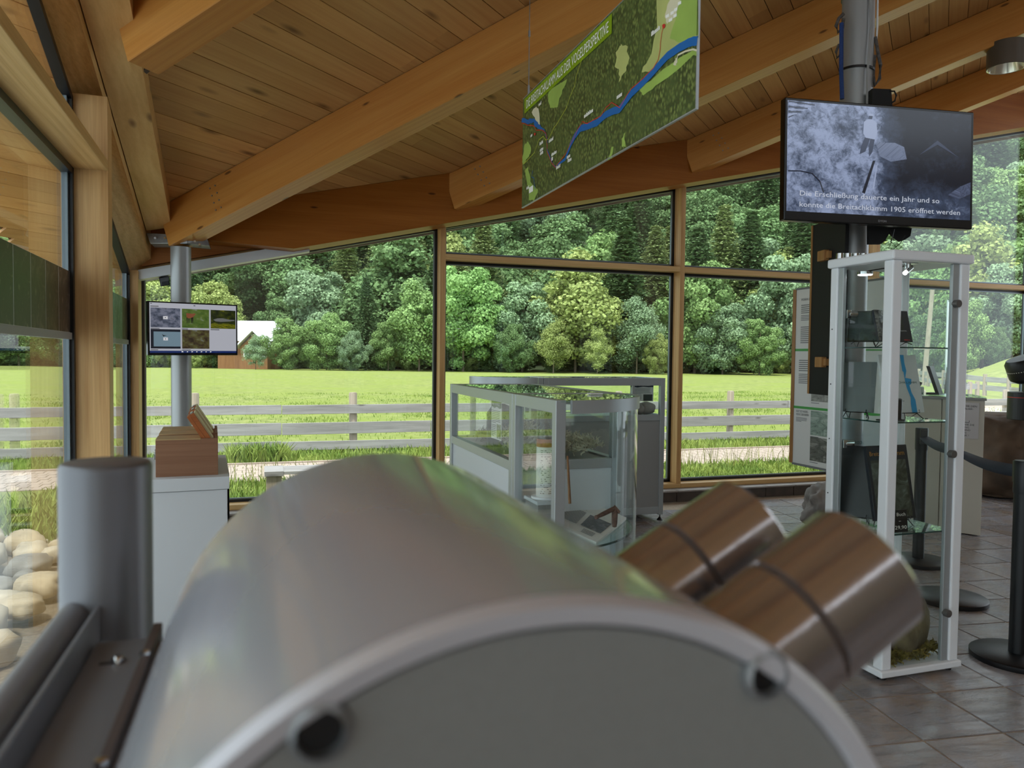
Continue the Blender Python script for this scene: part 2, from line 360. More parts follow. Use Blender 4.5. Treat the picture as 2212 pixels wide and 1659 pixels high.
class Pane:              # a flat panel in space: origin, axes, size; P(u,v,off)
    def __init__(s, o, ex, ey, w_, h_): s.o, s.ex, s.ey, s.w, s.h = V(o), V(ex).normalized(), V(ey).normalized(), w_, h_; s.n = s.ex.cross(s.ey).normalized()
    def P(s, u, v, off=0.): return s.o+s.ex*(u*s.w)+s.ey*(v*s.h)+s.n*off
    def quad(s, u0, v0, u1, v1, off): return MB().poly([s.P(u0, v0, off), s.P(u1, v0, off), s.P(u1, v1, off), s.P(u0, v1, off)])
    def slab(s, u0, v0, u1, v1, o0, o1): return MB().hexa([s.P(u0, v0, o0), s.P(u1, v0, o0), s.P(u1, v1, o0), s.P(u0, v1, o0), s.P(u0, v0, o1), s.P(u1, v0, o1), s.P(u1, v1, o1), s.P(u0, v1, o1)])
    def poly(s, pts, off): return MB().poly([s.P(u, v, off) for u, v in pts])
    def text(s, body, u, v, wu, hv, mat, parent, off=.0015): return text(body, s.P(u, v, off), s.ex, s.ey, wu*s.w, hv*s.h, mat, parent)
    def lines(s, u0, u1, v0, v1, n, off, fill=.45, seed=1):
        rr = random.Random(seed); mb = MB(); st = (v1-v0)/n
        for i in range(n):
            e = u1-(u1-u0)*(rr.random()*.12 if i < n-1 else .5); y = v1-st*(i+.5)
            mb.poly([s.P(u0, y-st*fill/2, off), s.P(e, y-st*fill/2, off), s.P(e, y+st*fill/2, off), s.P(u0, y+st*fill/2, off)])
        return mb
def corner_pane(tl, tr, bl, dtl, dtr, dbl):
    a, b, c_ = at(*tl, dtl), at(*tr, dtr), at(*bl, dbl); ex = (b-a); ey = (a-c_); ey = ey-ex*(ey.dot(ex)/ex.dot(ex))
    return Pane(c_, ex, ey, ex.length, ey.length)
def rock(name, c, sz, mat, label, cat, group=None, seed=0, sub=3, amp=.25, freq=1.6, flat=None, rz=0., base=None):
    bm = bmesh.new(); bmesh.ops.create_icosphere(bm, subdivisions=sub, radius=1)
    sd = V((seed*3.7, seed*1.3, seed*7.1))
    for q in bm.verts:
        d = q.co.normalized(); k = 1+amp*noise.noise(d*freq+sd)+amp*.4*noise.noise(d*freq*2.7+sd)+amp*.15*noise.noise(d*freq*7+sd)
        p = d*k
        p = V((math.copysign(abs(p.x)**.85, p.x), math.copysign(abs(p.y)**.85, p.y), math.copysign(abs(p.z)**.85, p.z)))
        if flat is not None and p.z > flat: p.z = flat+(p.z-flat)*.15
        if base is not None and p.z < -base: p.z = -base+(p.z+base)*.12
        q.co = V((p.x*sz[0], p.y*sz[1], p.z*sz[2]))
    bmesh.ops.rotate(bm, verts=bm.verts, cent=(0, 0, 0), matrix=Matrix.Rotation(rz, 3, 'Z'))
    zb = min(q.co.z for q in bm.verts)
    me = bpy.data.meshes.new(name); bm.to_mesh(me); bm.free(); me.materials.append(mat); me.shade_smooth()
    o = bpy.data.objects.new(name, me); link(o, None); o.location = V(c)-V((0, 0, zb)); ORG[o.name] = V(c)
    o['label'] = label; o['category'] = cat
    if group: o['group'] = group
    return o

# ================================================================== THE BUILDING
# ---- floor: slate tiles on a grout bed, grid turned 7.2 degrees to the facade
fl = struct('floor', MB().box((-1.05, -9, -.16), (11.6, 6.42, -.004)), M['grout'])
ta = math.radians(25.476-18.3); E1 = V((math.sin(ta), math.cos(ta), 0)); E2 = V((math.cos(ta), -math.sin(ta), 0)); TP = .3445
tm = bpy.data.meshes.new('tile'); hs = TP/2-.0035
tb = MB().hexa([(-hs, -hs, -.01), (hs, -hs, -.01), (hs, hs, -.01), (-hs, hs, -.01), (-hs+.003, -hs+.003, 0), (hs-.003, -hs+.003, 0), (hs-.003, hs-.003, 0), (-hs+.003, hs-.003, 0)])
tm.from_pydata([tuple(q) for q in tb.v], [], tb.f); tm.materials.append(M['slate'])
cells = []; rest = MB()
for i in range(-34, 40):
    for j in range(-14, 36):
        c = E1*(3.068+TP*(i+.5))+E2*(-.033+TP*(j+.5))
        if not (-.85 < c.x < 11.3 and -8.8 < c.y < 6.22): continue
        d = c-EYE; D = d.dot(FW); px = CX+F*d.dot(RT)/D if D > .3 else -1; py = CY-F*d.dot(UP)/D if D > .3 else -1
        seen = D > 1 and 1380 < px < 2300 and py < 1760
        cells.append(((D if seen else 100+d.length), c))
cells.sort(key=lambda q: q[0])
for k, (q, c) in enumerate(cells):
    if k < 300:
        o = bpy.data.objects.new('tile', tm); link(o, fl); o.location = c; o.rotation_euler = (0, 0, -ta)
    else: rest.add([c+E1*y+E2*x+V((0, 0, z)) for x, y, z in [tuple(v) for v in tb.v]], tb.f)
part('floor_tiles', rest, M['slate'], fl, kind='stuff')

# ---- roof: deck, planks, rafters
PD = V((math.cos(math.radians(42)), math.sin(math.radians(42)), 0)); QD = V((-PD.y, PD.x, 0))
R0, R1, R2, R3 = -1.75, 11.6, -9., 7.35
deck = MB().hexa([(a, b, roof(a, b)+.02) for a, b in ((R0, R2), (R1, R2), (R1, R3), (R0, R3))]+[(a, b, roof(a, b)+.16) for a, b in ((R0, R2), (R1, R2), (R1, R3), (R0, R3))])
ce = struct('ceiling', deck, pbr('roof deck', S(60, 40, 24), .9))
PIT = .1345; QS = V((QD.x, QD.y, GA*QD.x+GB*QD.y)); _pd = V((PD.x, PD.y, GA*PD.x+GB*PD.y)).normalized(); PWD = PIT*(QS-_pd*QS.dot(_pd)).length-.0045; rp = random.Random(3)
def clipline(q):       # plank line QD.p = q inside the roof rectangle
    t0, t1 = -50., 50.
    for (k, lo, hi) in ((0, R0, R1), (1, R2, R3)):
        p0 = QD[k]*q; dd = PD[k]; a, b = (lo-p0)/dd, (hi-p0)/dd
        t0, t1 = max(t0, min(a, b)), min(t1, max(a, b))
    return t0, t1
for k in range(-130, 30):
    q = 3.251+PIT*(k+.5); t0, t1 = clipline(q)
    if t1-t0 < .3: continue
    cut = [t0]
    if t1-t0 > 5.5: cut.append(t0+(t1-t0)*rp.uniform(.3, .7))
    cut.append(t1)
    for s0, s1 in zip(cut, cut[1:]):
        a = QD*q+PD*s0; b = QD*q+PD*s1; dz = rp.uniform(-.0015, .0015)
        beam('plank', (a.x, a.y, roof(a.x, a.y)+.02+dz), (b.x, b.y, roof(b.x, b.y)+.02+dz), PWD, .02, M['plank'], ce, bev=0, side=QS)
RN = V((.649, .760, 0)); RD = V((.760, -.649, 0))
for c0, st in ((-.45, None), (1.1, None), (2.60, (-.62, None)), (4.16, (-.68, None)), (5.677, (None, 6.3)), (7.15, (None, 6.3)), (8.55, (None, 6.3)), (9.98, (None, 6.3))):
    n0 = RN*(c0+.09)
    if st is None: s0 = (-.6-n0.x)/RD.x
    elif st[0] is not None: s0 = (st[0]-n0.x)/RD.x
    else: s0 = (st[1]-n0.y)/RD.y
    s1 = min((11.4-n0.x)/RD.x, (-8.8-n0.y)/RD.y)
    a, b = n0+RD*s0, n0+RD*s1
    o = beam('ceiling_beam', (a.x, a.y, roof(a.x, a.y)), (b.x, b.y, roof(b.x, b.y)), .18, .30, M['beam'], None, 'structure')
    ORG[o.name] = V((0, 0, 0))
    if st and (st[1] or c0 > 2):                               # dowel bolts near the joint
        bm_ = MB()
        for r_ in range(2):
            for m in range(4):
                x = .28+.05*r_+.012*m if st[1] else .5+.05*r_; z = -.06-.055*m
                bm_ = MB().cyl((x, -.089, z), (x, -.094, z), .006, n=8)
                q = bpy.data.objects.new('bolt', mesh_of('bolt', bm_, M['steel'])); link(q, o)
# steel angle on the upper-left rafter
mb = MB(); p = roof(-.3, 3.7)-.30
# facade ring beam with notched end near the column, head boards and eaves fascia
def zh(a): return 2.571+.225*(a-1.53)          # underside of the facade head
def zr(a): return roof(a, 6.2)-.365
pe = ony(635, 537, 6.2); pc = ony(449, 519, 6.2)
poly = [(11.5, 6.2, zr(11.5)), (pe.x, 6.2, pe.z), (pc.x, 6.2, pc.z), (pc.x-.12, 6.2, pc.z+.02), (pc.x-.12, 6.2, roof(pc.x-.12, 6.2)-.002), (11.5, 6.2, roof(11.5, 6.2)-.002)]
o = bpy.data.objects.new('ceiling_beam', None)
rb = struct('ceiling_beam', MB().prism(poly, (0, .30, 0)), wood('ring beam', S(140, 80, 26), S(164, 102, 40), 'x', .34, 1, .4, .05, S(60, 30, 12), .2, .15, (3.2, 11), (.07, .13), .12), bev=.004)
part('lining_board', MB().prism([(pe.x, 6.205, zr(pe.x)-.012), (11.5, 6.205, zr(11.5)-.012), (11.5, 6.205, zr(11.5)-.001), (pe.x, 6.205, zr(pe.x)-.001)], (0, .32, 0)), wood('pale lining board daylight tint', S(222, 190, 142), S(238, 212, 168), 'x', .2, 1, .35, .05, S(150, 110, 66), .15, .15, (2.6, 8), (.06, .16), .5), rb)  # pale board, lightened further to carry daylight on the beam's underside
struct('trim_1', MB().prism([(-1.0, 6.53, zh(-1.)), (11.5, 6.53, zh(11.5)), (11.5, 6.53, roof(11.5, 6.53)-.01), (-1., 6.53, roof(-1, 6.53)-.01)], (0, .20, 0)), M['pale_x'])
struct('trim_2', MB().prism([(-1.0, 6.46, zh(-1.)+.05), (1.6, 6.46, zh(1.6)+.05), (1.6, 6.46, zh(1.6)+.5), (-1., 6.46, zh(-1)+.47)], (0, .06, 0)), wood('fascia board', S(160, 96, 44), S(184, 120, 62), 'x', .1, 1, .5, .05))
struct('trim_3', MB().prism([(R0, R3, roof(R0, R3)-.05), (R1, R3, roof(R1, R3)-.05), (R1, R3, roof(R1, R3)+.2), (R0, R3, roof(R0, R3)+.2)], (0, .03, 0)), M['oldwood'])

# unseen rear and right walls, added to hold back light into the hall
struct('wall_back_added', MB().box((-1.2, -9.1, -.1), (11.6, -9.0, 6.6)), pbr('pale plaster', S(176, 164, 146), .8))
struct('wall_right_added', MB().box((11.5, -9.0, -.1), (11.6, 2.0, 6.9)), pbr('warm plaster', S(182, 170, 150), .8))  # added out of view to cut ambient light and reflections
# ---- facade windows
WB = 6.53; MX = [-.937, 1.53, 3.943, 6.357, 8.77, 11.18]
ZS, ZT0, ZT1 = .162, 2.262, 2.312
def frame(mb, a0, a1, z0, z1a, z1b, b, t=.022, d=.05):       # gasket bars round a pane whose head may slope
    mb.box((a0, b, z0), (a0+t, b+d, z1a)); mb.box((a1-t, b, z0), (a1, b+d, z1b)); mb.box((a0, b, z0), (a1, b+d, z0+t))
    mb.prism([(a0, b, z1a-t), (a1, b, z1b-t), (a1, b, z1b), (a0, b, z1a)], (0, d, 0))
def spacer(mb, a0, a1, z0, z1a, z1b, b): frame(mb, a0, a1, z0, z1a, z1b, b, .03, .02)
for i in range(5):
    a0 = MX[i] if i == 0 else MX[i]; a1 = MX[i+1]-.05
    wn = struct('window_%d' % (i+1))
    part('mullion', MB().box((MX[i+1]-.05, WB, ZS), (MX[i+1], WB+.16, zh(MX[i+1])-.001)), M['pale_z'], wn, bev=.003)
    part('sill', MB().box((a0 if i else -1., WB, .118), (MX[i+1], WB+.19, ZS)), M['pale_x'], wn, bev=.003)
    rows = [(ZS, zh(a0), zh(a1))] if i == 0 else [(ZS, ZT0, ZT0), (ZT1, zh(a0), zh(a1))]
    if i: part('transom', MB().box((a0, WB, ZT0), (a1, WB+.16, ZT1)), M['pale_x'], wn, bev=.003)
    for z0, z1a, z1b in rows:
        g = MB(); frame(g, a0, a1, z0, z1a, z1b, WB+.125); part('gasket', g, M['gasket'], wn)
        g = MB(); frame(g, a0+.022, a1-.022, z0+.022, z1a-.022, z1b-.022, WB+.128, .012, .02); part('spacer', g, M['alublue'], wn)
        part('pane', MB().prism([(a0, WB+.145, z0), (a1, WB+.145, z0), (a1, WB+.145, z1b), (a0, WB+.145, z1a)], (0, .01, 0)), M['pane'], wn)
bb = struct('baseboard_back', MB().box((-1., 6.44, -.1), (11.4, 6.7, .104)), M['grout'])
for k in range(36):
    x = -.98+k*.3445
    if x < 11.2: part('tile', MB().box((x, 6.428, .002), (x+.338, 6.445, .100)), M['basetile'], bb)
    if x < 11.2: part('tile', MB().box((x, 6.40, .103), (x+.338, 6.60, .117)), M['ledge'], bb)
# ---- left window wall (turned 1.46 degrees)
LT, LN = V((.0255, -.99967, 0)), V((.99967, .0255, 0)); LC = V((-1.0, 6.43, 0))
def L(t_, n_, z): q = LC+LT*t_+LN*n_; return V((q.x, q.y, z))
def lbox(mb, t0, t1, n0, n1, z0, z1, z0b=None, z1b=None):
    z0b = z0 if z0b is None else z0b; z1b = z1 if z1b is None else z1b
    return mb.hexa([L(t0, n0, z0), L(t0, n1, z0), L(t1, n1, z0b), L(t1, n0, z0b), L(t0, n0, z1), L(t0, n1, z1), L(t1, n1, z1b), L(t1, n0, z1b)])
def zl(t_): return 2.9-.338*((6.43-t_)-3.74)       # head of the left glass
TPOST = [(-.12, .07), (1.96, 2.08), (4.4, 4.52), (6.84, 6.96), (9.3, 9.42), (11.7, 11.82)]
for i in range(5):
    t0, t1 = TPOST[i][1], TPOST[i+1][0]
    wn = struct('window_%d' % (i+6))
    nw = .085 if i == 0 else .185
    part('post', lbox(MB(), TPOST[i][0], TPOST[i][1], -.03, nw, -.05, zl(TPOST[i][0])+.02, None, zl(TPOST[i][1])+.02), M['pale_z'], wn, bev=.003)
    part('sill', lbox(MB(), t0, t1, -.06, .1, -.05, .035), M['gasket'], wn)
    rows = [(.035, zl(t0), zl(t1))] if i == 0 else [(.035, 2.335, 2.335), (2.39, zl(t0), zl(t1))]
    if i: part('transom', lbox(MB(), t0, t1, -.02, .185, 2.335, 2.39), M['pale_y2'], wn, bev=.003)
    for z0, za, zb in rows:
        g = MB(); lbox(g, t0, t0+.035, -.02, .03, z0, za); lbox(g, t1-.035, t1, -.02, .03, z0, zb); lbox(g, t0, t1, -.02, .03, z0, z0+.02); lbox(g, t0, t1, -.02, .03, za-.035, za, zb-.035, zb)
        part('gasket', g, M['gasket'], wn)
        g = MB(); lbox(g, t0+.035, t0+.06, -.015, .012, z0, za); lbox(g, t1-.06, t1-.035, -.015, .012, z0, zb); part('spacer', g, M['alublue'], wn)
        part('pane', lbox(MB(), t0, t1, -.004, .006, z0, za, None, zb), M['pane'], wn)
def hexb(fa0, fa1, z0f, z1f, b0, b1, z2f=None):
    z2f = z2f or z0f
    pts = []
    for zf in (0, 1):
        for (b, f) in ((b0, fa0), (b0, fa1), (b1, fa1), (b1, fa0)):
            a = f(b); lo = (z0f if f is fa0 else z2f)(a, b); pts.append((a, b, lo if zf == 0 else z1f(a, b)))
    return MB().hexa(pts)
fin = lambda b: -.57-.036*(b-3.78); fou = lambda b: -.764-.0243*(b-3.76)
struct('ceiling_beam', hexb(fou, fin, lambda a, b: roof(a, b)-.15, lambda a, b: roof(a, b)-.003, -8.8, 6.12), M['pale_y'])
foj = lambda b: fou(b)-.006; fgl = lambda b: -1.03+.0255*(6.43-b)
struct('trim_4', hexb(fgl, foj, lambda a, b: 2.9-.338*(b-3.74), lambda a, b: roof(a, b)-.003, -8.8, 6.5, lambda a, b: roof(a, b)-.15-max(0, (b-5.9))*.12), M['pale_y2'])
# steel angle bracket where the upper-left rafter meets the beam
A0 = at(313, 152, 3.9); B0 = at(346, 122, 3.95)
hg = struct('trim_5', MB().obox((A0+B0)/2, (B0-A0)/2, V((.006, .02, 0)), V((.0, .0, .012))), M['brownstrip'])

# ---- small steel column with head plate, blind cassette, wall spotlight
cx, cy = -.588, 6.10
cl = struct('column_1', MB().cyl((cx, cy, 0), (cx, cy, 2.19), .071, n=48), M['colpaint'], smooth=True)
zc = 2.185
hp = MB().obox((-.71, 5.98, zc+.045), V((.11, 0, 0)), V((0, .16, 0)), V((0, 0, .028)))
part('head_plate', MB().prism([at(316, 503, 5.52), at(405, 508, 5.50), at(405, 526, 5.50), at(325, 526, 5.52)], V((0, .22, 0))), M['steel'], cl, bev=.003)
part('head_plate', MB().prism([at(405, 508, 5.50), at(447, 514, 5.62), at(452, 531, 5.62), at(405, 526, 5.50)], V((0, .2, 0))), M['steel'], cl, bev=.003)
for x, y in ((335, 514), (356, 514), (404, 517), (421, 521), (431, 528)):
    q = at(x, y, 5.49); part('bolt', MB().cyl(q, q+V((0, .04, 0)), .009, n=6), M['chrome'], cl)
o = single('blind_cassette', MB().prism([(-.92, 6.40, zh(-.92)-.055), (.355, 6.40, zh(.355)-.055), (.355, 6.40, zh(.355)+.02), (-.92, 6.40, zh(-.92)+.02)], (0, .12, 0)), M['whitem'],
       'long pale grey blind cassette under the sloping head of the first back window', 'blind')
t = thing('wall_spotlight', 'small black spotlight on grey bracket beside the thin steel column', 'lamp', at(354, 600, 5.95))
part('bracket', MB().obox(at(354, 590, 5.95), V((.055, .02, 0)), V((0, .04, 0)), V((0, 0, .03))), M['bracket'], t, bev=.004)
part('lamp_head', MB().hexa([at(343, 600, 5.85), at(365, 597, 5.85), at(365, 597, 6.0), at(343, 600, 6.0), at(347, 619, 5.85), at(367, 616, 5.85), at(367, 616, 6.0), at(347, 619, 6.0)]), M['black'], t, bev=.004)
part('lens', MB().poly([at(349, 609, 5.845), at(364, 606, 5.845), at(365, 615, 5.845), at(350, 617, 5.845)]), M['ink'], t)

# printed photo frieze fixed to the inner face of the left panes
bcol = [[S(30, 42, 28), S(50, 64, 42), S(54, 68, 46), S(140, 146, 116)], [S(40, 46, 32), S(62, 68, 48), S(118, 118, 94)], [S(36, 34, 26), S(62, 58, 46), S(120, 112, 94)], [S(36, 28, 24), S(70, 60, 52), S(150, 134, 118)], [S(60, 92, 80), S(96, 132, 118), S(150, 170, 160)]]
pm = [photo('frieze photo %d' % k, bcol[k], 2.6, 2.) for k in range(5)]
for w_i, (ta_, tb_, lb, ks) in enumerate(((2.115, 4.36, 'row of dark printed photo panels across the near left window', (3, 2, 1, 0, 0, 1, 2, 3, 0)), (.11, 1.92, 'greenish printed photo panels across the narrow left window by the corner', (2, 4, 4, 0, 1, 4, 2)))):
    n_p = len(ks); t = thing('photo_frieze', lb, 'panel', L((ta_+tb_)/2, .02, 1.468)); st_ = (tb_-ta_)/n_p
    for k in range(n_p):
        u0, u1 = ta_+st_*k+.002, ta_+st_*(k+1)-.002
        part('photo_panel', lbox(MB(), u0, u1, .008, .014, 1.50, 1.81), M['paper'], t)
        part('photo_print', MB().poly([L(u1, .0145, 1.502), L(u0, .0145, 1.502), L(u0, .0145, 1.809), L(u1, .0145, 1.809)]), pm[ks[k]], t, uv=True)
    part('rail', lbox(MB(), ta_, tb_, .006, .022, 1.466, 1.50), M['grey'], t)

# ================================================================== FOREGROUND VIEWER (stainless drum with two eyepieces)
DX, DZ, DR, D0, D1 = .094, 1.147, .17, .237, .64
vw = thing('drum_viewer', 'large stainless drum viewer with two slanted eyepieces on a grey post in front', 'viewer', (-.02, .6, 0))
ax = (0, 1, 0); O = (DX, 0, DZ)
part('rim_ring', MB().lathe([(DR-.0115, D0+.006), (DR-.0095, D0+.001), (DR-.003, D0), (DR, D0+.004), (DR, D0+.0055)], O, ax, 160), M['rim'], vw, smooth=True)
part('drum', MB().lathe([(DR-.002, D0+.005), (DR, D0+.0055), (DR, D1-.002), (DR-.002, D1), (DR-.006, D1), (0.0001, D1)], O, ax, 160), M['drum'], vw, smooth=True)
part('end_plate', MB().lathe([(0.0001, D0+.004), (DR-.012, D0+.004), (DR-.011, D0+.009)], O, ax, 128), M['endplate'], vw, smooth=True)
for x, y in ((690, 1575), (1647, 1452)):
    q = ony(x, y, D0+.004)
    b = part('bolt', MB().lathe([(.0102, -.0002), (.0098, -.0035), (.0078, -.0045), (.0074, -.0008)], q, ax, 28), M['steel'], vw, smooth=True)
    part('socket', MB().lathe([(.0001, -.0008), (.0076, -.0008)], q, ax, 24), M['black'], b)
ph = math.radians(29.7); ed = V((math.cos(ph), 0, math.sin(ph))); eo = V((DX, 0, 1.158)); ER = .037
for b in (.331, .432):
    o_ = eo+V((0, b, 0))
    e = part('eyepiece', MB().lathe([(ER-.0005, .10), (ER, .12), (ER, .2005), (ER-.0015, .2015), (ER-.0015, .2045), (ER, .2055), (ER, .2565), (ER-.002, .2585), (ER-.008, .2585), (ER-.010, .2555), (ER-.011, .215)], o_, ed, 72), M['eye'], vw, smooth=True)
    part('groove_ring', MB().lathe([(ER-.0013, .2013), (ER-.0009, .203), (ER-.0013, .2047)], o_, ed, 64), M['brownstrip'], e, smooth=True)
    part('lens', MB().lathe([(.0001, .226), (ER-.012, .22)], o_, ed, 40), M['black'], e, smooth=True)
# mounting hardware on the drum's left side, and the post
PX, PY = -.136, .757
part('seal_strip', MB().box((DX-DR-.013, .46, 1.10), (DX-DR-.006, .69, 1.172)), M['brownstrip'], vw, bev=.001)
part('flange', MB().box((DX-DR-.006, .30, 1.11), (DX-DR+.004, .66, 1.166)), M['bracket'], vw, bev=.001)
mp = part('mounting_plate', MB().box((-.132, -.05, 1.135), (-.092, .690, 1.16)), M['bracket'], vw, bev=.0015)
q = onz(255, 1425, 1.162)
part('screw', MB().lathe([(.0055, -.002), (.005, .001), (.003, .0032), (.0001, .0036)], q, (0, 0, 1), 20), M['chrome'], mp, smooth=True)
part('slot', MB().box((q.x-.013, q.y-.002, 1.1598), (q.x-.003, q.y+.002, 1.1606)), M['black'], mp)
for y_ in (.62, .46): part('screw', MB().lathe([(.004, -.001), (.0035, .002), (.0001, .003)], (DX-DR-.010, y_, 1.172), (0, 0, 1), 16), M['chrome'], mp, smooth=True)
part('arm', MB().cyl((-.156, -.05, 1.172), (-.156, .732, 1.172), .0125, n=32), M['bracket'], vw, smooth=True)
part('arm', MB().box((-.138, -.05, 1.15), (-.1345, .74, 1.182)), M['bracket'], vw, bev=.001)
part('arm', MB().box((-.1445, .55, 1.15), (-.1385, .735, 1.170)), M['bracket'], vw, bev=.001)
part('screw', MB().lathe([(.0065, -.004), (.006, .002), (.004, .005), (.0001, .006)], onz(203, 1283, 1.178), (0, 0, 1), 20), M['chrome'], vw, smooth=True)
part('post', MB().lathe([(.0001, 1.302), (.034, 1.302), (.0365, 1.3005), (.038, 1.297), (.038, .012), (.06, .012), (.13, .01), (.13, 0)], (PX, PY, 0), (0, 0, 1), 64), M['post'], vw, smooth=True)

# ================================================================== LEFT: pedestal, wooden boxes, small screen
t = thing('pedestal', 'white melamine pedestal carrying three brown boxes by the left window', 'pedestal', (-.39, 3.96, 0))
part('body', MB().box((-.632, 3.585, 0), (-.158, 4.345, .79)), M['whitem'], t, bev=.002)
part('top', MB().box((-.64, 3.575, .793), (-.15, 4.355, .85)), M['whitem'], t, bev=.002)
part('edge_seal', MB().box((-.1505, 3.70, .60), (-.147, 4.30, .84)), M['gasket'], t)
t.rotation_euler = (0, 0, math.radians(3.8)); t.location.x -= .024
words = ['nearest', 'middle', 'farthest']
for k, (b0, hh) in enumerate(((3.645, .168), (3.86, .171), (4.07, .172))):
    z0 = .85; zt = z0+hh; d = .17
    t = thing('wooden_box', '%s of three reddish brown boxes on the white pedestal, lid tilted open' % words[k], 'box', (-.33, b0+d/2, z0), 'brown boxes with tilted lids on the pedestal')
    part('body', MB().box((-.457, b0, z0), (-.199, b0+d, zt-.022)).box((-.212, b0, zt-.022), (-.199, b0+d, zt)).box((-.457, b0, zt-.022), (-.27, b0+.012, zt-.004)).box((-.27, b0, zt-.022), (-.212, b0+.01, zt)), M['cocoa'], t, bev=.001)
    part('lid_board', MB().box((-.457, b0, zt-.004), (-.272, b0+d, zt)), M['cocoatop'], t, bev=.0006)
    part('latch', MB().box((-.464, b0+.06, z0+.09), (-.457, b0+.10, z0+.115)).box((-.468, b0+.065, z0+.07), (-.457, b0+.09, z0+.09)), M['steel'], t, bev=.001)
    tp = V((-.222, 0, zt-.012)); up_ = V((math.cos(math.radians(122)), 0, math.sin(math.radians(122)))); ou = V((up_.z, 0, -up_.x))
    def blk(f0, f1, y0, y1, l0, l1):
        return MB().hexa([tp+ou*f+up_*l+V((0, y, 0)) for l in (l0, l1) for f, y in ((f0, y0), (f1, y0), (f1, y1), (f0, y1))])
    lb = part('tilted_lid', blk(-.034, -.019, b0+.012, b0+.15, -.002, .148), M['redwood'], t, bev=.0008)
    part('lid_layer', blk(-.0185, .0, b0+.012, b0+.15, .0, .15), M['redwood'], lb, bev=.0008)
    part('cream_strip', blk(.0, .007, b0+.03, b0+.145, .004, .15), M['cream'], lb)
    part('hinge', blk(-.016, -.004, b0+.03, b0+.13, .150, .154), M['chrome'], lb)
    t.rotation_euler = (0, 0, math.radians(3.6)); t.location.x -= .006+.013*k
    part('hinge', MB().cyl(V((-.262, b0+.09, zt-.012)), V((-.25, b0+.09, zt-.004)), .006, n=10), M['chrome'], t)
sm = corner_pane((318.4, 649.5), (513.5, 658.6), (319.5, 767.5), 5.18, 5.62, 5.20)
t = thing('small_monitor', 'small flat screen with five picture tiles mounted on the thin steel column', 'screen', sm.P(.5, 0, 0))
part('casing', sm.slab(0, 0, 1, 1, -.035, 0), M['tv'], t, bev=.004)
part('mount', MB().cyl(sm.P(.38, .5, -.03), V((cx, cy, sm.P(.38, .5).z)), .03, n=16), M['black'], t)
part('screen', sm.quad(.02, .085, .98, .975, .001), emis('bright menu page', S(186, 188, 198), .55), t)
part('menu_bar', sm.quad(.02, .045, .98, .085, .001), emis('blue menu bar', S(22, 46, 110), .45), t)
pics = [((.03, .52, .345, .88), [S(20, 22, 28), S(70, 78, 96), S(124, 128, 146), S(34, 30, 28)]), ((.362, .52, .665, .88), [S(44, 70, 22), S(70, 96, 34), S(92, 112, 48), S(140, 148, 140)]),
        ((.682, .52, .972, .88), [S(12, 18, 8), S(24, 32, 12), S(52, 60, 16), S(128, 124, 20)]), ((.03, .125, .345, .485), [S(20, 26, 38), S(22, 30, 44)]), ((.362, .125, .665, .485), [S(16, 14, 12), S(60, 46, 32), S(92, 90, 48), S(120, 124, 140)])]
for k, (r_, cs) in enumerate(pics):
    v0 = r_[1] if k < 3 else r_[1]-.02
    pc_ = part('picture_tile', sm.quad(r_[0], r_[1], r_[2], r_[3], .0018), photo('screen picture %d' % k, cs, 3.2, .2, .55), t, uv=True)
E_ = lambda n, c, s=.6: emis(n, c, s)
part('picture_patch', sm.quad(.06, .165, .345, .44, .0022), E_('mist blue', S(112, 136, 150), .6), t)
part('bird_silhouette', sm.poly([(.145, .395), (.165, .375), (.2, .373), (.172, .362), (.165, .345)], .0026), M['ink'], t)
br = E_('chamois brown', S(128, 72, 46), .6); dk = E_('chamois dark', S(34, 24, 22), .5)
part('chamois', sm.poly([(.41, .80), (.475, .79), (.50, .80), (.515, .785), (.50, .76), (.488, .73), (.44, .70), (.412, .72)], .0022), br, t)
for a in (.413, .432, .462, .474): part('chamois_leg', sm.poly([(a, .73), (a+.012, .73), (a+.009, .61), (a+.002, .61)], .0021), dk, t)
part('trout', sm.poly([(.71, .69), (.76, .72), (.82, .725), (.9, .70), (.955, .70), (.965, .68), (.9, .665), (.80, .652), (.74, .66)], .0022), E_('trout grey', S(104, 106, 104), .6), t)
part('yellow_leaves', sm.poly([(.685, .525), (.685, .61), (.73, .635), (.78, .60), (.83, .63), (.97, .60), (.97, .525)], .002), photo('screen leaves', [S(20, 24, 6), S(90, 96, 14), S(150, 136, 10)], 4, 1, .6), t, uv=True)
for u_, v_ in ((.185, .70), (.185, .305)):
    part('play_button', sm.quad(u_-.024, v_-.028, u_+.024, v_+.028, .003), E_('button white', S(200, 200, 204), .7), t)
    part('play_arrow', sm.poly([(u_-.006, v_-.011), (u_+.008, v_), (u_-.006, v_+.011)], .0034), M['ink'], t)
for u0, u1, v_ in ((.03, .2, .905), (.03, .215, .497), (.362, .49, .497), (.682, .88, .497), (.03, .18, .10), (.362, .55, .10), (.03, .06, .955), (.49, .53, .945)):
    part('caption', sm.lines(u0, u1, v_-.006, v_+.007, 1, .002, .9), M['ink'], t)
wi = E_('icon white', (1, 1, 1, 1), .6)
part('home_icon', sm.poly([(.355, .058), (.362, .058), (.362, .066), (.366, .066), (.366, .058), (.373, .058), (.373, .068), (.376, .068), (.364, .08), (.352, .068), (.355, .068)], .002), wi, t)
for k in range(6):
    u_ = .41+.052*k; part('menu_icon', sm.poly([(u_, .057), (u_+.012, .062), (u_+.022, .068), (u_+.012, .073), (u_+.005, .078)] if k % 2 else [(u_, .064), (u_+.008, .058), (u_+.018, .064), (u_+.01, .077)], .002), wi, t)

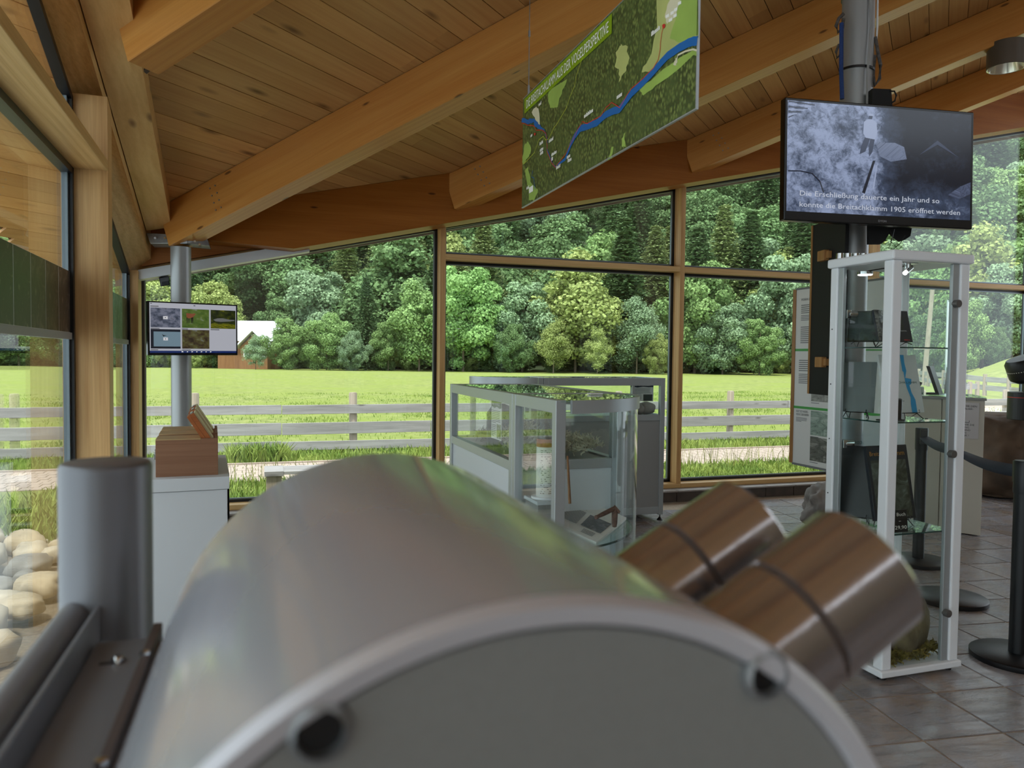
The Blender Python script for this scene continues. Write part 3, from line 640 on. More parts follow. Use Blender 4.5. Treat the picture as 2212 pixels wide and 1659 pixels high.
# ================================================================== GLASS VITRINES
def sheet(name, P_, head, tag_, label, pic, title):
    t = thing(name, label, 'sign', P_.P(.5, 0))
    part('sheet', P_.slab(0, 0, 1, 1, -.002, 0), M['paper'], t)
    part('header_band', P_.poly([(0, 1), (0, .80), (.12, .83), (.3, .79), (.55, .84), (.8, .80), (1, .82), (1, 1)], .001), head, t)
    P_.text(title, .14, .875, .72, .05, M['mapwhite'], t, .002)
    part('text_block', P_.lines(.05, .9, .40, .75, 8, .001, .4, 3), M['greyink'], t); part('text_block', P_.lines(.05, .5, .06, .38, 7, .001, .4, 4), M['greyink'], t)
    part('photo', P_.quad(.56, .04, .96, .40, .001), pic, t, uv=True)
ZV = 1.236
def vbar(mb, x0, y0, x1, y1, z0, z1): return mb.box((min(x0, x1), min(y0, y1), z0), (max(x0, x1), max(y0, y1), z1))
va, vb0, vb1, vm = 1.07, 2.69, 4.43, 3.23; vr = .54; vx = va+.55
t = thing('glass_vitrine', 'front aluminium glass vitrine with a rounded glass end holding an open book', 'vitrine', (1.35, 3.5, 0))
ps = .042
for nm, (x, y) in (('post', (va, vb1-ps)), ('post', (va, vm+.002)), ('post', (va, vm-ps-.002)), ('post', (vx-ps, vb1-ps)), ('post', (vx-ps, vm+.002)), ('post', (vx-ps, vm-ps-.002)), ('post', (va, vb0))):
    part('post', vbar(MB(), x, y, x+ps, y+ps, .03, ZV), M['alu'], t, bev=.002)
for z0, z1 in ((ZV-.052, ZV), (.88, .925), (.06, .11)):
    for y0, y1 in ((vm+ps, vb1-ps),):
        part('rail', vbar(MB(), va+.002, y0, va+ps-.002, y1, z0, z1), M['alu'], t, bev=.0015)
        part('rail', vbar(MB(), vx-ps+.002, y0, vx-.002, y1, z0, z1), M['alu'], t, bev=.0015)
    for y in (vm+.004, vb1-ps+.002): part('rail', vbar(MB(), va+ps, y, vx-ps, y+ps-.006, z0, z1), M['alu'], t, bev=.0015)
part('rail', vbar(MB(), va+.002, vb0+ps, va+ps-.002, vm-ps, ZV-.052, ZV), M['alu'], t, bev=.0015)
part('rail', vbar(MB(), va+.002, vb0+ps, va+ps-.002, vm-ps, .06, .11), M['alu'], t, bev=.0015)
part('side_panel', vbar(MB(), va+.012, vm+ps, va+.02, vb1-ps, .11, .88), M['ltpanel'], t)
part('side_panel', vbar(MB(), vx-.02, vm+ps, vx-.012, vb1-ps, .11, .88), M['ltpanel'], t)
for y in (vm+.015, vb1-.02): part('side_panel', vbar(MB(), va+ps, y, vx-ps, y+.008, .11, .88), M['ltpanel'], t)
part('display_floor', vbar(MB(), va+.02, vm+.02, vx-.02, vb1-.02, .905, .915), M['grey'], t)
cc = (va+.02, vm-.02)            # centre of the quarter round
def arc(r, a0=0., a1=90., n=24): return [(cc[0]+r*math.sin(math.radians(a0+(a1-a0)*i/n)), cc[1]-r*math.cos(math.radians(a0+(a1-a0)*i/n))) for i in range(n+1)]
def bow(r0, r1, z0, z1, a0=4., a1=89.):
    mb = MB(); A, B = arc(r0, a0, a1), arc(r1, a0, a1); n = len(A)
    vs = [(x, y, z0) for x, y in A]+[(x, y, z0) for x, y in B]+[(x, y, z1) for x, y in A]+[(x, y, z1) for x, y in B]
    fs = []
    for i in range(n-1): fs += [(n+i, n+i+1, 3*n+i+1, 3*n+i), (i+1, i, 2*n+i, 2*n+i+1), (2*n+i, 3*n+i, 3*n+i+1, 2*n+i+1), (i, i+1, n+i+1, n+i)]
    fs += [(0, n, 3*n, 2*n), (2*n-1, n-1, 3*n-1, 4*n-1)]
    return mb.add(vs, fs)
part('bowed_rail', bow(vr-.012, vr+.004, ZV-.052, ZV), M['alu'], t, smooth=True)
part('bowed_rail', bow(vr-.012, vr+.004, .06, .11), M['alu'], t, smooth=True)
part('bowed_glass', bow(vr-.007, vr-.003, .11, ZV-.052), M['cglass'], t, smooth=True)
def fan(r, z0, z1): 
    A = arc(r); p = [(cc[0], cc[1], z0)]+[(x, y, z0) for x, y in A]; return MB().prism(p, (0, 0, z1-z0))
part('top_glass', fan(vr-.014, ZV-.008, ZV-.002), M['shelfglass'], t)
part('glass_shelf', fan(vr-.02, .642, .65), M['shelfglass'], t); part('shelf_edge', bow(vr-.02, vr-.0185, .6415, .6505), M['edgeglass'], t, smooth=True)
part('base_plate', fan(vr-.012, .06, .075), M['ltpanel'], t)
part('top_glass', vbar(MB(), va+.03, vm+.03, vx-.03, vb1-.03, ZV-.008, ZV-.002), M['shelfglass'], t)
for x, y0, y1, z0 in ((va+.018, vm+ps, vb1-ps, .925), (vx-.022, vm+ps, vb1-ps, .925), (va+.018, vb0+ps, vm-ps, .11)):
    part('glass_panel', vbar(MB(), x, y0, x+.004, y1, z0, ZV-.052), M['cglass'], t)
for y in (vm+.018, vb1-.022): part('glass_panel', vbar(MB(), va+ps, y, vx-ps, y+.004, .925, ZV-.052), M['cglass'], t)
for x, y in ((va+.02, vb0+.02), (va+.02, vm), (va+.02, vb1-.02), (vx-.02, vm), (vx-.02, vb1-.02)): part('foot', MB().lathe([(.004, .05), (.004, .02), (.018, .006), (.018, 0), (.0001, 0)], (x, y, 0), (0, 0, 1), 12), M['black'], t)
a_, b_ = onx(1062, 868, va+.03), onx(1092, 935, va+.03)
tl = onx(1062, 864, va+.03)
ps_ = Pane((va+.03, tl.y, .99), (0, -1, 0), (0, 0, 1), .17, .195)
sheet('info_sheet', ps_, pbr('olive header', S(108, 124, 88), .6), '', 'white text sheet with a green header hung in the front vitrine', photo('flower photo', [S(60, 80, 30), S(110, 124, 50), S(220, 222, 216)], 3), 'Moos - der Luftreiniger')
# contents of the front vitrine
def clump(name, pts, r, n, mat, label, cat, size=.02, seed=1):
    rr = random.Random(seed); mb = MB()
    for i in range(n):
        p = V(rr.choice(pts)); d = V((rr.gauss(0, 1), rr.gauss(0, 1), abs(rr.gauss(0, 1)))).normalized(); p = p+d*r*rr.uniform(.2, 1)
        e = V((rr.gauss(0, 1), rr.gauss(0, 1), rr.gauss(0, .7)+.5)).normalized()*size*rr.uniform(.6, 1.4); s_ = e.orthogonal().normalized()*size*.22
        mb.add([p-s_, p+s_, p+e+s_*.3, p+e*1.4+s_*2, p+e*1.2-s_*.8], [(0, 1, 2), (0, 2, 4), (2, 3, 4)])
    return mb
rr = random.Random(2)
pts = [(rr.uniform(va+.1, vx-.08), rr.uniform(vm+.1, vm+.5), .93+.05*rr.random()) for i in range(60)]
pts += [(va+.1+.05*rr.random(), vm+.12+.2*rr.random(), .98+.07*rr.random()) for i in range(24)]
o = single('lichen_heap', clump('', pts, .05, 3800, M['lichen'], '', '', .022, 4), M['lichen'], 'heap of pale dry lichen on the vitrine floor behind the open book', 'lichen'); o['kind'] = 'stuff'
sl = MB(); z_ = .916
sl.prism([(va+.07, 0, z_), (vx-.07, 0, z_), (vx-.07, 0, 1.08), (vx-.12, 0, 1.10), (vx-.2, 0, 1.07), (vx-.28, 0, 1.04), (vx-.32, 0, 1.12), (va+.16, 0, 1.15), (va+.1, 0, 1.14), (va+.07, 0, 1.10)], (0, .025, 0))
for i in range(len(sl.v)): sl.v[i].y += vm+.62
single('bark_slab', sl, pbr('dark grey bark', S(66, 76, 82), .9, nz=.4, sc=18, bump=.8), 'dark jagged bark slab standing behind the lichen in the front vitrine', 'bark')
pts = [(va+.12+.25*rr.random(), vm+.72+.4*rr.random(), .92+.03*rr.random()) for i in range(40)]
o = single('moss_mat', clump('', pts, .04, 1500, M['moss'], '', '', .02, 6), pbr('brown moss', S(92, 80, 66), .95, nz=.3, sc=20), 'brown moss mat on the far floor of the front vitrine', 'moss'); o['kind'] = 'stuff'
t = thing('small_plinth', 'small clear grey plinth under the paper roll in the front vitrine', 'plinth', (1.22, 3.03, .65))
part('plinth_body', MB().box((1.10, 2.96, .651), (1.215, 3.12, .775)), M['grey'], t, bev=.002)
part('plinth_top', MB().box((1.095, 2.955, .775), (1.22, 3.125, .79)), M['ltpanel'], t, bev=.002)
t = thing('paper_roll', 'upright roll of handwritten paper with brown cap in the front vitrine', 'scroll', (1.163, 3.035, .79))
part('roll', MB().cyl((1.163, 3.035, .80), (1.163, 3.035, 1.015), .042, n=40), M['paper'], t, smooth=True)
part('base_disc', MB().cyl((1.163, 3.035, .79), (1.163, 3.035, .80), .062, n=40), M['white'], t, bev=.001)
part('cap', MB().cyl((1.163, 3.035, 1.015), (1.163, 3.035, 1.05), .0425, n=40), M['redwood'], t, smooth=True)
part('glass_jar', MB().cyl((1.163, 3.035, 1.05), (1.163, 3.035, 1.17), .0425, n=40), glass('smoked jar glass', (.62, .68, .64, 1)), t, smooth=True)
sc_ = MB(); rr = random.Random(9)
for i in range(22):
    z = .815+.0088*i
    for j in range(5):
        an = math.radians(-145+rr.uniform(0, 110)); l = rr.uniform(.05, .22)
        p = [V((1.163+.0424*math.cos(an+q), 3.035+.0424*math.sin(an+q), z+d)) for q, d in ((0, 0), (l, .0), (l, .0022), (0, .0022))]; sc_.poly(p)
part('handwriting', sc_, M['ink'], t)
single('wooden_rod', MB().cyl(at(1231, 1088, 3.12), at(1226, 985, 3.17), .0065, .0045, 12), M['dowel'], 'slim brown wooden rod leaning in the front vitrine', 'stick', smooth=True)
t = thing('open_book', 'open book with a dark landscape photo on the round glass shelf', 'book', (1.30, 2.92, .652))
c0 = onz(1223, 1088, .70); 
bl, brr, tr_, tl_ = onz(1215, 1140, .66), onz(1288, 1171, .655), onz(1335, 1133, .665), onz(1225, 1085, .69)
bl = onz(1190, 1128, .664)
pb = Pane(bl, brr-bl, tl_-bl, (brr-bl).length, (tl_-bl).length*.92)
def bq(u, v, o): return bl+(brr-bl)*u*(1-v)+(tl_-bl)*v*(1-u)+(tr_-bl)*u*v+V((0, 0, o))
def bslab(u0, v0, u1, v1, o0, o1): return MB().hexa([bq(u0, v0, o0), bq(u1, v0, o0), bq(u1, v1, o0), bq(u0, v1, o0), bq(u0, v0, o1), bq(u1, v0, o1), bq(u1, v1, o1), bq(u0, v1, o1)])
part('page_block', bslab(0, 0, 1, 1, -.012, 0), M['paper'], t, bev=.001)
part('page', MB().poly([bq(.52, .36, .001), bq(.92, .36, .001), bq(.92, .90, .001), bq(.52, .90, .001)]), photo('landscape plate', [S(30, 32, 38), S(60, 62, 68), S(104, 104, 108), S(150, 150, 150)], 2.6), t, uv=True)
ln = MB()
for i in range(13): ln.poly([bq(.06, .34+.045*i, .001), bq(.44, .34+.045*i, .001), bq(.44, .36+.045*i, .001), bq(.06, .36+.045*i, .001)])
for i in range(4): ln.poly([bq(.62, .12+.045*i, .001), bq(.86, .12+.045*i, .001), bq(.86, .14+.045*i, .001), bq(.62, .14+.045*i, .001)])
part('printed_lines', ln, M['greyink'], t)
e0, e1 = bq(0, 1.02, 0), bq(1, 1.02, 0)
part('far_page_block', MB().hexa([e0+V((0, 0, -.03)), e1+V((0, 0, -.012)), e1+V((.10, .12, -.012)), e0+V((.04, .10, -.03)), e0, e1, e1+V((.10, .12, .0)), e0+V((.04, .10, .03))]), M['paper'], t, bev=.001)
t = thing('wooden_mallet', 'dark carved wooden mallet resting on the open book', 'tool', onz(1318, 1138, .67))
ha, hb, hc = at(1287, 1118, 2.93), at(1328, 1098, 3.02), at(1327, 1136, 3.0)
dwood = wood('dark carved wood', S(74, 58, 50), S(104, 84, 72), 'x', 0, 3, .6, 0)
part('handle', MB().lathe([(.0001, 0), (.008, 0), (.0085, .004), (.007, .012), (.009, .05), (.0095, (hb-ha).length)], ha, hb-ha, 16), dwood, t, smooth=True)
part('head', MB().lathe([(.0001, 0), (.011, 0), (.013, .02), (.012, .06), (.009, .078), (.0001, .08)], hb+V((0, 0, .004)), hc-hb, 7), dwood, t)
part('wedge', MB().obox(hb+V((.004, -.01, -.003)), (hc-hb)*.18+V((.012, 0, 0)), V((.0, .004, .0)), V((.003, 0, .005))), dwood, t)

# rear vitrine
t = thing('glass_vitrine', 'rear aluminium glass vitrine with grey stones inside, near the back window', 'vitrine', (2.75, 6.0, 0))
rx0, rx1, ry0, ry1 = 2.17, 3.29, 5.73, 6.23
for x, y in ((rx0, ry0), (rx0, ry1-ps), (rx1-ps, ry0), (rx1-ps, ry1-ps), (rx0-ps-.004, ry0), (1.68, 6.18)):
    part('post', vbar(MB(), x, y, x+ps, y+ps, .05, ZV), M['alu'], t, bev=.002)
for z0, z1 in ((ZV-.065, ZV), (.87, .92), (.06, .12)):
    for y in (ry0+.002, ry1-ps+.002): part('rail', vbar(MB(), rx0+ps, y, rx1-ps, y+ps-.004, z0, z1), M['alu'], t, bev=.0015)
    for x in (rx0+.002, rx1-ps+.002): part('rail', vbar(MB(), x, ry0+ps, x+ps-.004, ry1-ps, z0, z1), M['alu'], t, bev=.0015)
part('side_panel', vbar(MB(), rx0+ps, ry0+.012, rx1-ps, ry0+.02, .12, .87), M['grey'], t)
part('side_panel', vbar(MB(), rx0+ps, ry1-.02, rx1-ps, ry1-.012, .12, .87), M['grey'], t)
for x in (rx0+.012, rx1-.02): part('side_panel', vbar(MB(), x, ry0+ps, x+.008, ry1-ps, .12, .87), M['grey'], t)
part('display_floor', vbar(MB(), rx0+.02, ry0+.02, rx1-.02, ry1-.02, .90, .912), M['grey'], t)
part('top_glass', vbar(MB(), rx0+.03, ry0+.03, rx1-.03, ry1-.03, ZV-.008, ZV-.002), M['shelfglass'], t)
for y in (ry0+.018, ry1-.022): part('glass_panel', vbar(MB(), rx0+ps, y, rx1-ps, y+.004, .92, ZV-.065), M['cglass'], t)
for x in (rx0+.018, rx1-.022): part('glass_panel', vbar(MB(), x, ry0+ps, x+.004, ry1-ps, .92, ZV-.065), M['cglass'], t)
part('divider', vbar(MB(), 2.98, ry0+.01, 3.0, ry0+.03, .92, ZV-.065), M['alu'], t)
cc = (rx0-.02, ry1-.02); vr2 = .48
def arc(r, a0=0., a1=90., n=24): return [(cc[0]-r*math.sin(math.radians(a0+(a1-a0)*i/n)), cc[1]-r*math.cos(math.radians(a0+(a1-a0)*i/n))) for i in range(n+1)]
part('bowed_rail', bow(vr2-.012, vr2+.004, ZV-.065, ZV), M['alu'], t, smooth=True); part('bowed_rail', bow(vr2-.012, vr2+.004, .06, .12), M['alu'], t, smooth=True)
part('bowed_glass', bow(vr2-.007, vr2-.003, .12, ZV-.065), M['cglass'], t, smooth=True); part('top_glass', fan(vr2-.014, ZV-.008, ZV-.002), M['shelfglass'], t)
for x, y in ((rx0+.02, ry0+.02), (rx1-.02, ry0+.02), (rx0+.02, ry1-.02), (rx1-.02, ry1-.02), (1.70, 6.2)): part('foot', MB().lathe([(.005, .062), (.005, .03), (.012, .022), (.026, .004), (.026, 0), (.0001, 0)], (x, y, 0), (0, 0, 1), 14), M['black'], t)
q0, q1 = ony(1362, 829, ry0+.06), ony(1411, 867, ry0+.06)
sheet('info_sheet', Pane((q0.x, ry0+.06, q1.z), (1, 0, 0), (0, 0, 1), q1.x-q0.x, q0.z-q1.z), pbr('navy header', S(26, 48, 70), .6), '', 'white text sheet with a dark blue header above the grey stones', photo('dark spring photo', [S(20, 26, 28), S(60, 70, 70), S(30, 40, 34)], 5), 'Holz - der Klimakünstler')
for k, (x, y, s_, lb) in enumerate(((1370, 893, (.055, .05, .05), 'left'), (1396, 893, (.075, .06, .055), 'right'), (1381, 895, (.045, .04, .045), 'middle'))):
    q = ony(x, 894, ry0+.13+.03*(k % 2)); rock('display_stone', (q.x, q.y, .912), s_, M['rockgrey'], '%s grey rounded stone of three under the blue headed sheet' % {'left': 'leftmost', 'right': 'largest, rightmost', 'middle': 'smallest, middle'}[lb], 'stone', 'grey stones in the rear vitrine', k+3, 3, .18)
q = ony(1294, 841, 3.2)
single('paper_tag', MB().box((1.40, 3.1, ZV), (1.46, 3.14, ZV+.006)), M['paper'], 'tiny white card lying on the glass top of the front vitrine', 'card')

# ================================================================== HANGING MAP
mA = 1.30
def mp_(x, y, off=0.): q = onx(x, y, mA); return V((q.x-off, q.y, q.z))
def mc(x, y, off=.004): return mp_(1100+x*.27727, y*.27727, off)          # crop pixels of the map print
tl, bl_, br_ = mp_(1130, 215), mp_(1130, 440), mp_(1503, 245)
zb, zt = (bl_.z+br_.z)/2, tl.z
t = thing('hanging_map', 'large green aerial map panel with a blue river hung on wires under the roof', 'map', (mA, (tl.y+br_.y)/2, zb))
part('panel', MB().box((mA, br_.y, zb), (mA+.005, tl.y, zt)), M['mapforest'], t)
part('panel_edge', MB().box((mA-.002, br_.y, zb-.004), (mA+.007, tl.y, zb)).box((mA-.002, br_.y-.004, zb-.004), (mA+.007, br_.y, zt)).box((mA-.002, br_.y, zt), (mA+.007, tl.y, zt+.003)), M['alu'], t)
def ribbon(pts, wd, off, mat, name):       # crop-pixel centre line drawn as flat strip of given widths (m)
    P_ = [mc(x, y, off) for x, y in pts]; mb = MB(); n = len(P_); A, B = [], []
    for i, p in enumerate(P_):
        d = (P_[min(i+1, n-1)]-P_[max(i-1, 0)]); d = V((0, d.y, d.z)).normalized(); s_ = V((0, -d.z, d.y)); k = wd[i] if isinstance(wd, list) else wd
        A.append(p-s_*k/2); B.append(p+s_*k/2)
    for i in range(n-1): mb.poly([A[i], A[i+1], B[i+1], B[i]])
    return part(name, mb, mat, t)
def dense(pts, amp, seed, m=3):
    rr = random.Random(seed); out = []
    for (x0, y0), (x1, y1) in zip(pts, pts[1:]):
        for i in range(m): out.append((x0+(x1-x0)*i/m+rr.uniform(-amp, amp), y0+(y1-y0)*i/m+rr.uniform(-amp, amp)))
    return out+[pts[-1]]
def patch(pts, mat, off, name='meadow_patch', amp=5, seed=1): return part(name, MB().poly([mc(x, y, off) for x, y in dense(pts+[pts[0]], amp, seed, 4)[:-1]]), mat, t)
patch([(1030, 560), (1110, 420), (1150, 200), (1160, -200), (1470, -300), (1475, 290), (1400, 310), (1300, 360), (1180, 470), (1100, 560)], M['mapfield2'], .0015, seed=2)
patch([(1300, -250), (1470, -300), (1475, 270), (1420, 290), (1330, 330), (1250, 300), (1300, 150)], M['mapfield'], .002, seed=3)
patch([(1015, 695), (1130, 605), (1290, 475), (1440, 385), (1466, 400), (1466, 440), (1440, 430), (1300, 560), (1180, 645), (1050, 745)], M['mapfield'], .0015, seed=4)
patch([(825, 500), (845, 380), (880, 345), (925, 370), (935, 470), (905, 560), (865, 640), (855, 560)], M['mapfield2'], .0015, seed=5, amp=9)
patch([(300, 740), (330, 690), (455, 615), (420, 700), (375, 835), (320, 840)], M['mapfield'], .0015, seed=6)
patch([(105, 1230), (125, 1130), (150, 1100), (175, 1180), (150, 1230), (105, 1290)], M['mapfield'], .0015, seed=7)
patch([(180, 870), (210, 830), (235, 850), (245, 980), (215, 960)], M['maproad'], .0015, 'gravel_patch', seed=8)
patch([(125, 1330), (150, 1300), (170, 1420), (230, 1480), (200, 1560), (160, 1560)], M['mapfield'], .0015, seed=9)
patch([(770, 1250), (800, 1140), (815, 1150), (800, 1230)], M['mapfield'], .0015, seed=10); patch([(880, 1080), (905, 1030), (905, 1140), (885, 1150)], M['mapfield'], .0015, seed=11)
for k, pg in enumerate(([(1215, 110), (1265, -40), (1345, -60), (1330, 40), (1300, 130), (1235, 190)], [(1285, 500), (1300, 455), (1312, 460), (1308, 515)])): patch(pg, M['maproad'], .0025, 'built_area', seed=20+k)
for x, y in ((1225, 120), (1262, 96), (1290, 70), (1250, 150), (1285, 118), (1320, 20)): part('house_print', MB().poly([mc(x, y, .003), mc(x+26, y-14, .003), mc(x+26, y+10, .003), mc(x, y+24, .003)]), M['mapwhite'], t)
ribbon([(1310, 470), (1320, 430), (1380, 400), (1440, 385), (1468, 395)], .006, .003, M['maproad'], 'road_line')
ribbon([(115, 1280), (200, 1190), (235, 1090), (270, 1062), (285, 1090), (310, 1085), (350, 1000), (380, 960), (450, 840), (480, 750), (510, 680), (530, 580), (615, 340)], .003, .003, M['mapyel'], 'route_line')
riv = [(104, 935), (150, 950), (195, 940), (220, 975), (250, 1000), (280, 1012)]
ribbon(dense(riv, 4, 1, 3), [.022, .024, .02, .024, .026, .022, .016, .026, .03, .024, .022, .02, .016, .012, .008, .006], .003, M['mapblue'], 'river_line')
ribbon(dense([(280, 1020), (300, 1080), (300, 1160), (320, 1220), (345, 1285), (368, 1300)], 2, 4, 3), .005, .003, M['mapblue'], 'river_line')
r2 = dense([(378, 1290), (410, 1262), (440, 1240), (460, 1190), (480, 1130), (520, 1060), (560, 1000), (620, 985), (690, 955), (760, 890), (820, 862), (860, 855), (900, 805), (960, 725), (1040, 650), (1140, 545), (1240, 435), (1330, 372), (1400, 335), (1440, 322), (1472, 318)], 2, 2, 2)
ribbon(r2, [.008+.020*min(1, i/12) for i in range(len(r2))], .0032, M['mapblue'], 'river_line')
ribbon(dense([(372, 1290), (450, 1190), (505, 1080), (545, 1000), (580, 948), (610, 965), (720, 905), (760, 840), (803, 797), (868, 838), (920, 745), (960, 692), (1050, 612), (1130, 530), (1165, 470), (1182, 380), (1190, 300), (1204, 220)], 2, 5, 2), .0032, .0036, M['mapred'], 'route_line')
ribbon(dense([(104, 957), (150, 975), (200, 980), (215, 1015), (260, 1012), (290, 1040), (300, 1100), (300, 1180), (330, 1260), (366, 1305)], 2, 6, 2), .0035, .0036, M['mapred'], 'route_line')
ribbon([(187, 1330), (178, 1380), (195, 1385), (200, 1440), (208, 1475)], .004, .003, M['mapblue'], 'river_line')
for x, y, s_ in ((1212, 205, 14), (205, 1046, 8)): part('marker', MB().poly([mc(x-s_, y-s_*.6, .004), mc(x, y-s_*1.4, .004), mc(x+s_*.9, y-s_*.8, .004), mc(x+s_*.4, y+s_, .004), mc(x-s_*.6, y+s_*1.5, .004)]), M['mapred'], t)
# title band and lettering: measured along the panel
y0, y1 = mc(128, 830).y, mc(803, 262).y
z0b, z1b = mc(128, 880).z, mc(128, 790).z; z0b2 = mc(803, 300).z; z1b2 = mc(803, 225).z
part('title_band', MB().poly([(mA-.003, y0+.01, zt-.085), (mA-.003, y1, zt-.085), (mA-.003, y1, zt-.008), (mA-.003, y0+.01, zt-.008)]), M['mapband'], t)
text('DIE BREITACHKLAMM AUS DER VOGELPERSPEKTIVE', (mA-.0045, mc(137, 850).y, zt-.069), (0, -1, 0), (0, 0, 1), mc(137, 850).y-mc(776, 330).y, .044, M['mapwhite'], t)
rr = random.Random(6)
for x, y, ln_ in ((235, 830, 5), (590, 922, 12), (845, 775, 6), (1115, 285, 8), (172, 1072, 4), (243, 1135, 6), (315, 1115, 8), (245, 1185, 6), (246, 1212, 6), (335, 1220, 9), (335, 1255, 3), (372, 1322, 7), (455, 1240, 5), (462, 1268, 6), (140, 1480, 6)):
    p = mc(x, y, .0042); mb = MB(); yy = p.y
    for c in range(ln_):
        w_ = rr.uniform(.006, .009); h_ = rr.choice((.012, .012, .016)); mb.poly([(p.x, yy, p.z), (p.x, yy-w_*.75, p.z), (p.x, yy-w_*.75, p.z+h_), (p.x, yy, p.z+h_)]); yy -= w_
    part('place_name', mb, M['mapwhite'], t)
p = mc(160, 1508, .004); part('legend_box', MB().poly([(p.x, p.y, p.z), (p.x, p.y-.06, p.z), (p.x, p.y-.06, p.z+.03), (p.x, p.y, p.z+.03)]), M['mapwhite'], t)
for y in (tl.y-.07, br_.y+.1):
    part('wire', MB().cyl((mA+.006, y, zt), (mA+.006, y, roof(mA, y)-.01), .0022, n=6), M['steel'], t)
    part('wire_clamp', MB().cyl((mA+.006, y, zt-.004), (mA+.006, y, zt+.05), .006, n=10).cyl((mA+.006, y, zt+.30), (mA+.006, y, zt+.33), .006, n=10), M['steel'], t, smooth=True)

# ================================================================== THICK COLUMN WITH BIG TV
kx, ky, kr = 3.075, 3.36, .083
c2 = struct('column_2', MB().cyl((kx, ky, 0), (kx, ky, roof(kx, ky)+.02), kr, n=64), M['colpaint'], smooth=True)
tv = corner_pane((1705, 210), (2112, 243), (1693, 475), 3.66, 3.84, 3.66)
t = thing('television', 'large black flat television showing an old black and white gorge film', 'television', tv.P(.5, 0, 0))
part('casing', tv.slab(0, 0, 1, 1, -.045, 0), M['tv'], t, bev=.005)
part('lower_housing', tv.slab(.12, .03, .88, .55, -.075, -.045), M['tv'], t, bev=.006)
q = NT('film still'); uv = q.add('TexCoord').outputs['UV']; sx = q.add('SeparateXYZ'); q.link(uv, sx.inputs[0])
n1 = q.math('MULTIPLY', q.noise(q.mapping(uv, (1.7, 1, 1)), 15, 10, .8, .5), q.math('ADD', q.math('MULTIPLY', q.noise(q.mapping(uv, (1.7, 1, 1)), 4.5, 4, .6, .4), 1.6), .22)); n2 = q.noise(uv, 2.2, 3, .5, 1.)
bright = q.math('SUBTRACT', 1.0, q.add('MapRange', **{'From Min': .52, 'From Max': .70}, i0=q.math('ADD', sx.outputs[0], q.math('MULTIPLY', n2, .16))).outputs[0])
low = q.add('MapRange', **{'From Min': .38, 'From Max': .12}, i0=sx.outputs[1]).outputs[0]
msk = q.math('MAXIMUM', bright, q.math('MULTIPLY', low, .55))
val = q.math('ADD', q.math('MULTIPLY', n1, q.math('ADD', q.math('MULTIPLY', msk, .85), .30)), -.1)
q.set(col=(.004, .004, .005, 1), rough=.16, emit=q.ramp(val, [(.06, S(20, 24, 36)), (.32, S(62, 74, 98)), (.6, S(150, 164, 196))]), estr=.62)
scr = part('screen', tv.quad(.012, .075, .985, .975, .001), q.m, t, uv=True)
fw_ = emis('film white', S(150, 162, 190), .7); fg = emis('film grey', S(50, 58, 78), .8); fd = emis('film dark', S(24, 28, 40), .8)
part('film_figure', tv.poly([(.405, .845), (.425, .87), (.45, .87), (.472, .845), (.476, .76), (.465, .705), (.415, .715), (.402, .75)], .002), fw_, t)
part('film_figure', tv.poly([(.412, .72), (.44, .715), (.415, .60), (.385, .575), (.392, .64)], .0019), fg, t); part('film_figure', tv.poly([(.44, .715), (.464, .71), (.452, .60), (.435, .56), (.432, .62)], .0019), fg, t)
part('film_figure', tv.poly([(.432, .872), (.448, .872), (.452, .905), (.43, .905)], .002), fg, t); part('film_figure', tv.poly([(.427, .898), (.456, .898), (.452, .917), (.431, .917)], .0024), fw_, t)
for k in range(7): part('film_boards', tv.poly([(.016, .972-.022*k), (.15-.018*k, .955-.016*k), (.15-.018*k, .948-.016*k), (.016, .962-.022*k)], .0016), fw_ if k % 2 else fd, t)
part('film_falls', tv.poly([(.47, .68), (.57, .69), (.62, .66), (.635, .56), (.55, .53), (.49, .57)], .0016), photo('falls', [S(50, 60, 82), S(120, 132, 160), S(70, 80, 104)], 4, 2, .6), t, uv=True)
part('film_foam', tv.poly([(.70, .60), (.80, .735), (.92, .60), (.80, .70)], .0016), fg, t)
part('film_foam', tv.poly([(.86, .28), (.93, .36), (.985, .40), (.985, .30), (.92, .25)], .0016), photo('foam', [S(30, 36, 54), S(104, 116, 146)], 4, 2, .6), t, uv=True)
part('film_log', tv.poly([(.40, .26), (.455, .53), (.468, .53), (.415, .25)], .0016), fd, t); part('film_log', tv.poly([(.455, .30), (.475, .50), (.48, .50), (.463, .29)], .0018), fw_, t)
part('film_rail', MB().tube([tv.P(.018, .40, .002), tv.P(.08, .405, .002), tv.P(.14, .39, .002), tv.P(.18, .33, .002), tv.P(.20, .24, .002)], .003, 6), fd, t)
sub = emis('subtitle white', S(206, 212, 226), .62)
tv.text('Die Erschließung dauerte ein Jahr und so', .075, .205, .735, .042, sub, t, .003); tv.text('konnte die Breitachklamm 1905 eröffnet werden', .075, .115, .85, .042, sub, t, .003)
tv.text('DYON', .488, .022, .042, .018, pbr('silver print', S(170, 172, 178), .4), t, .0012)
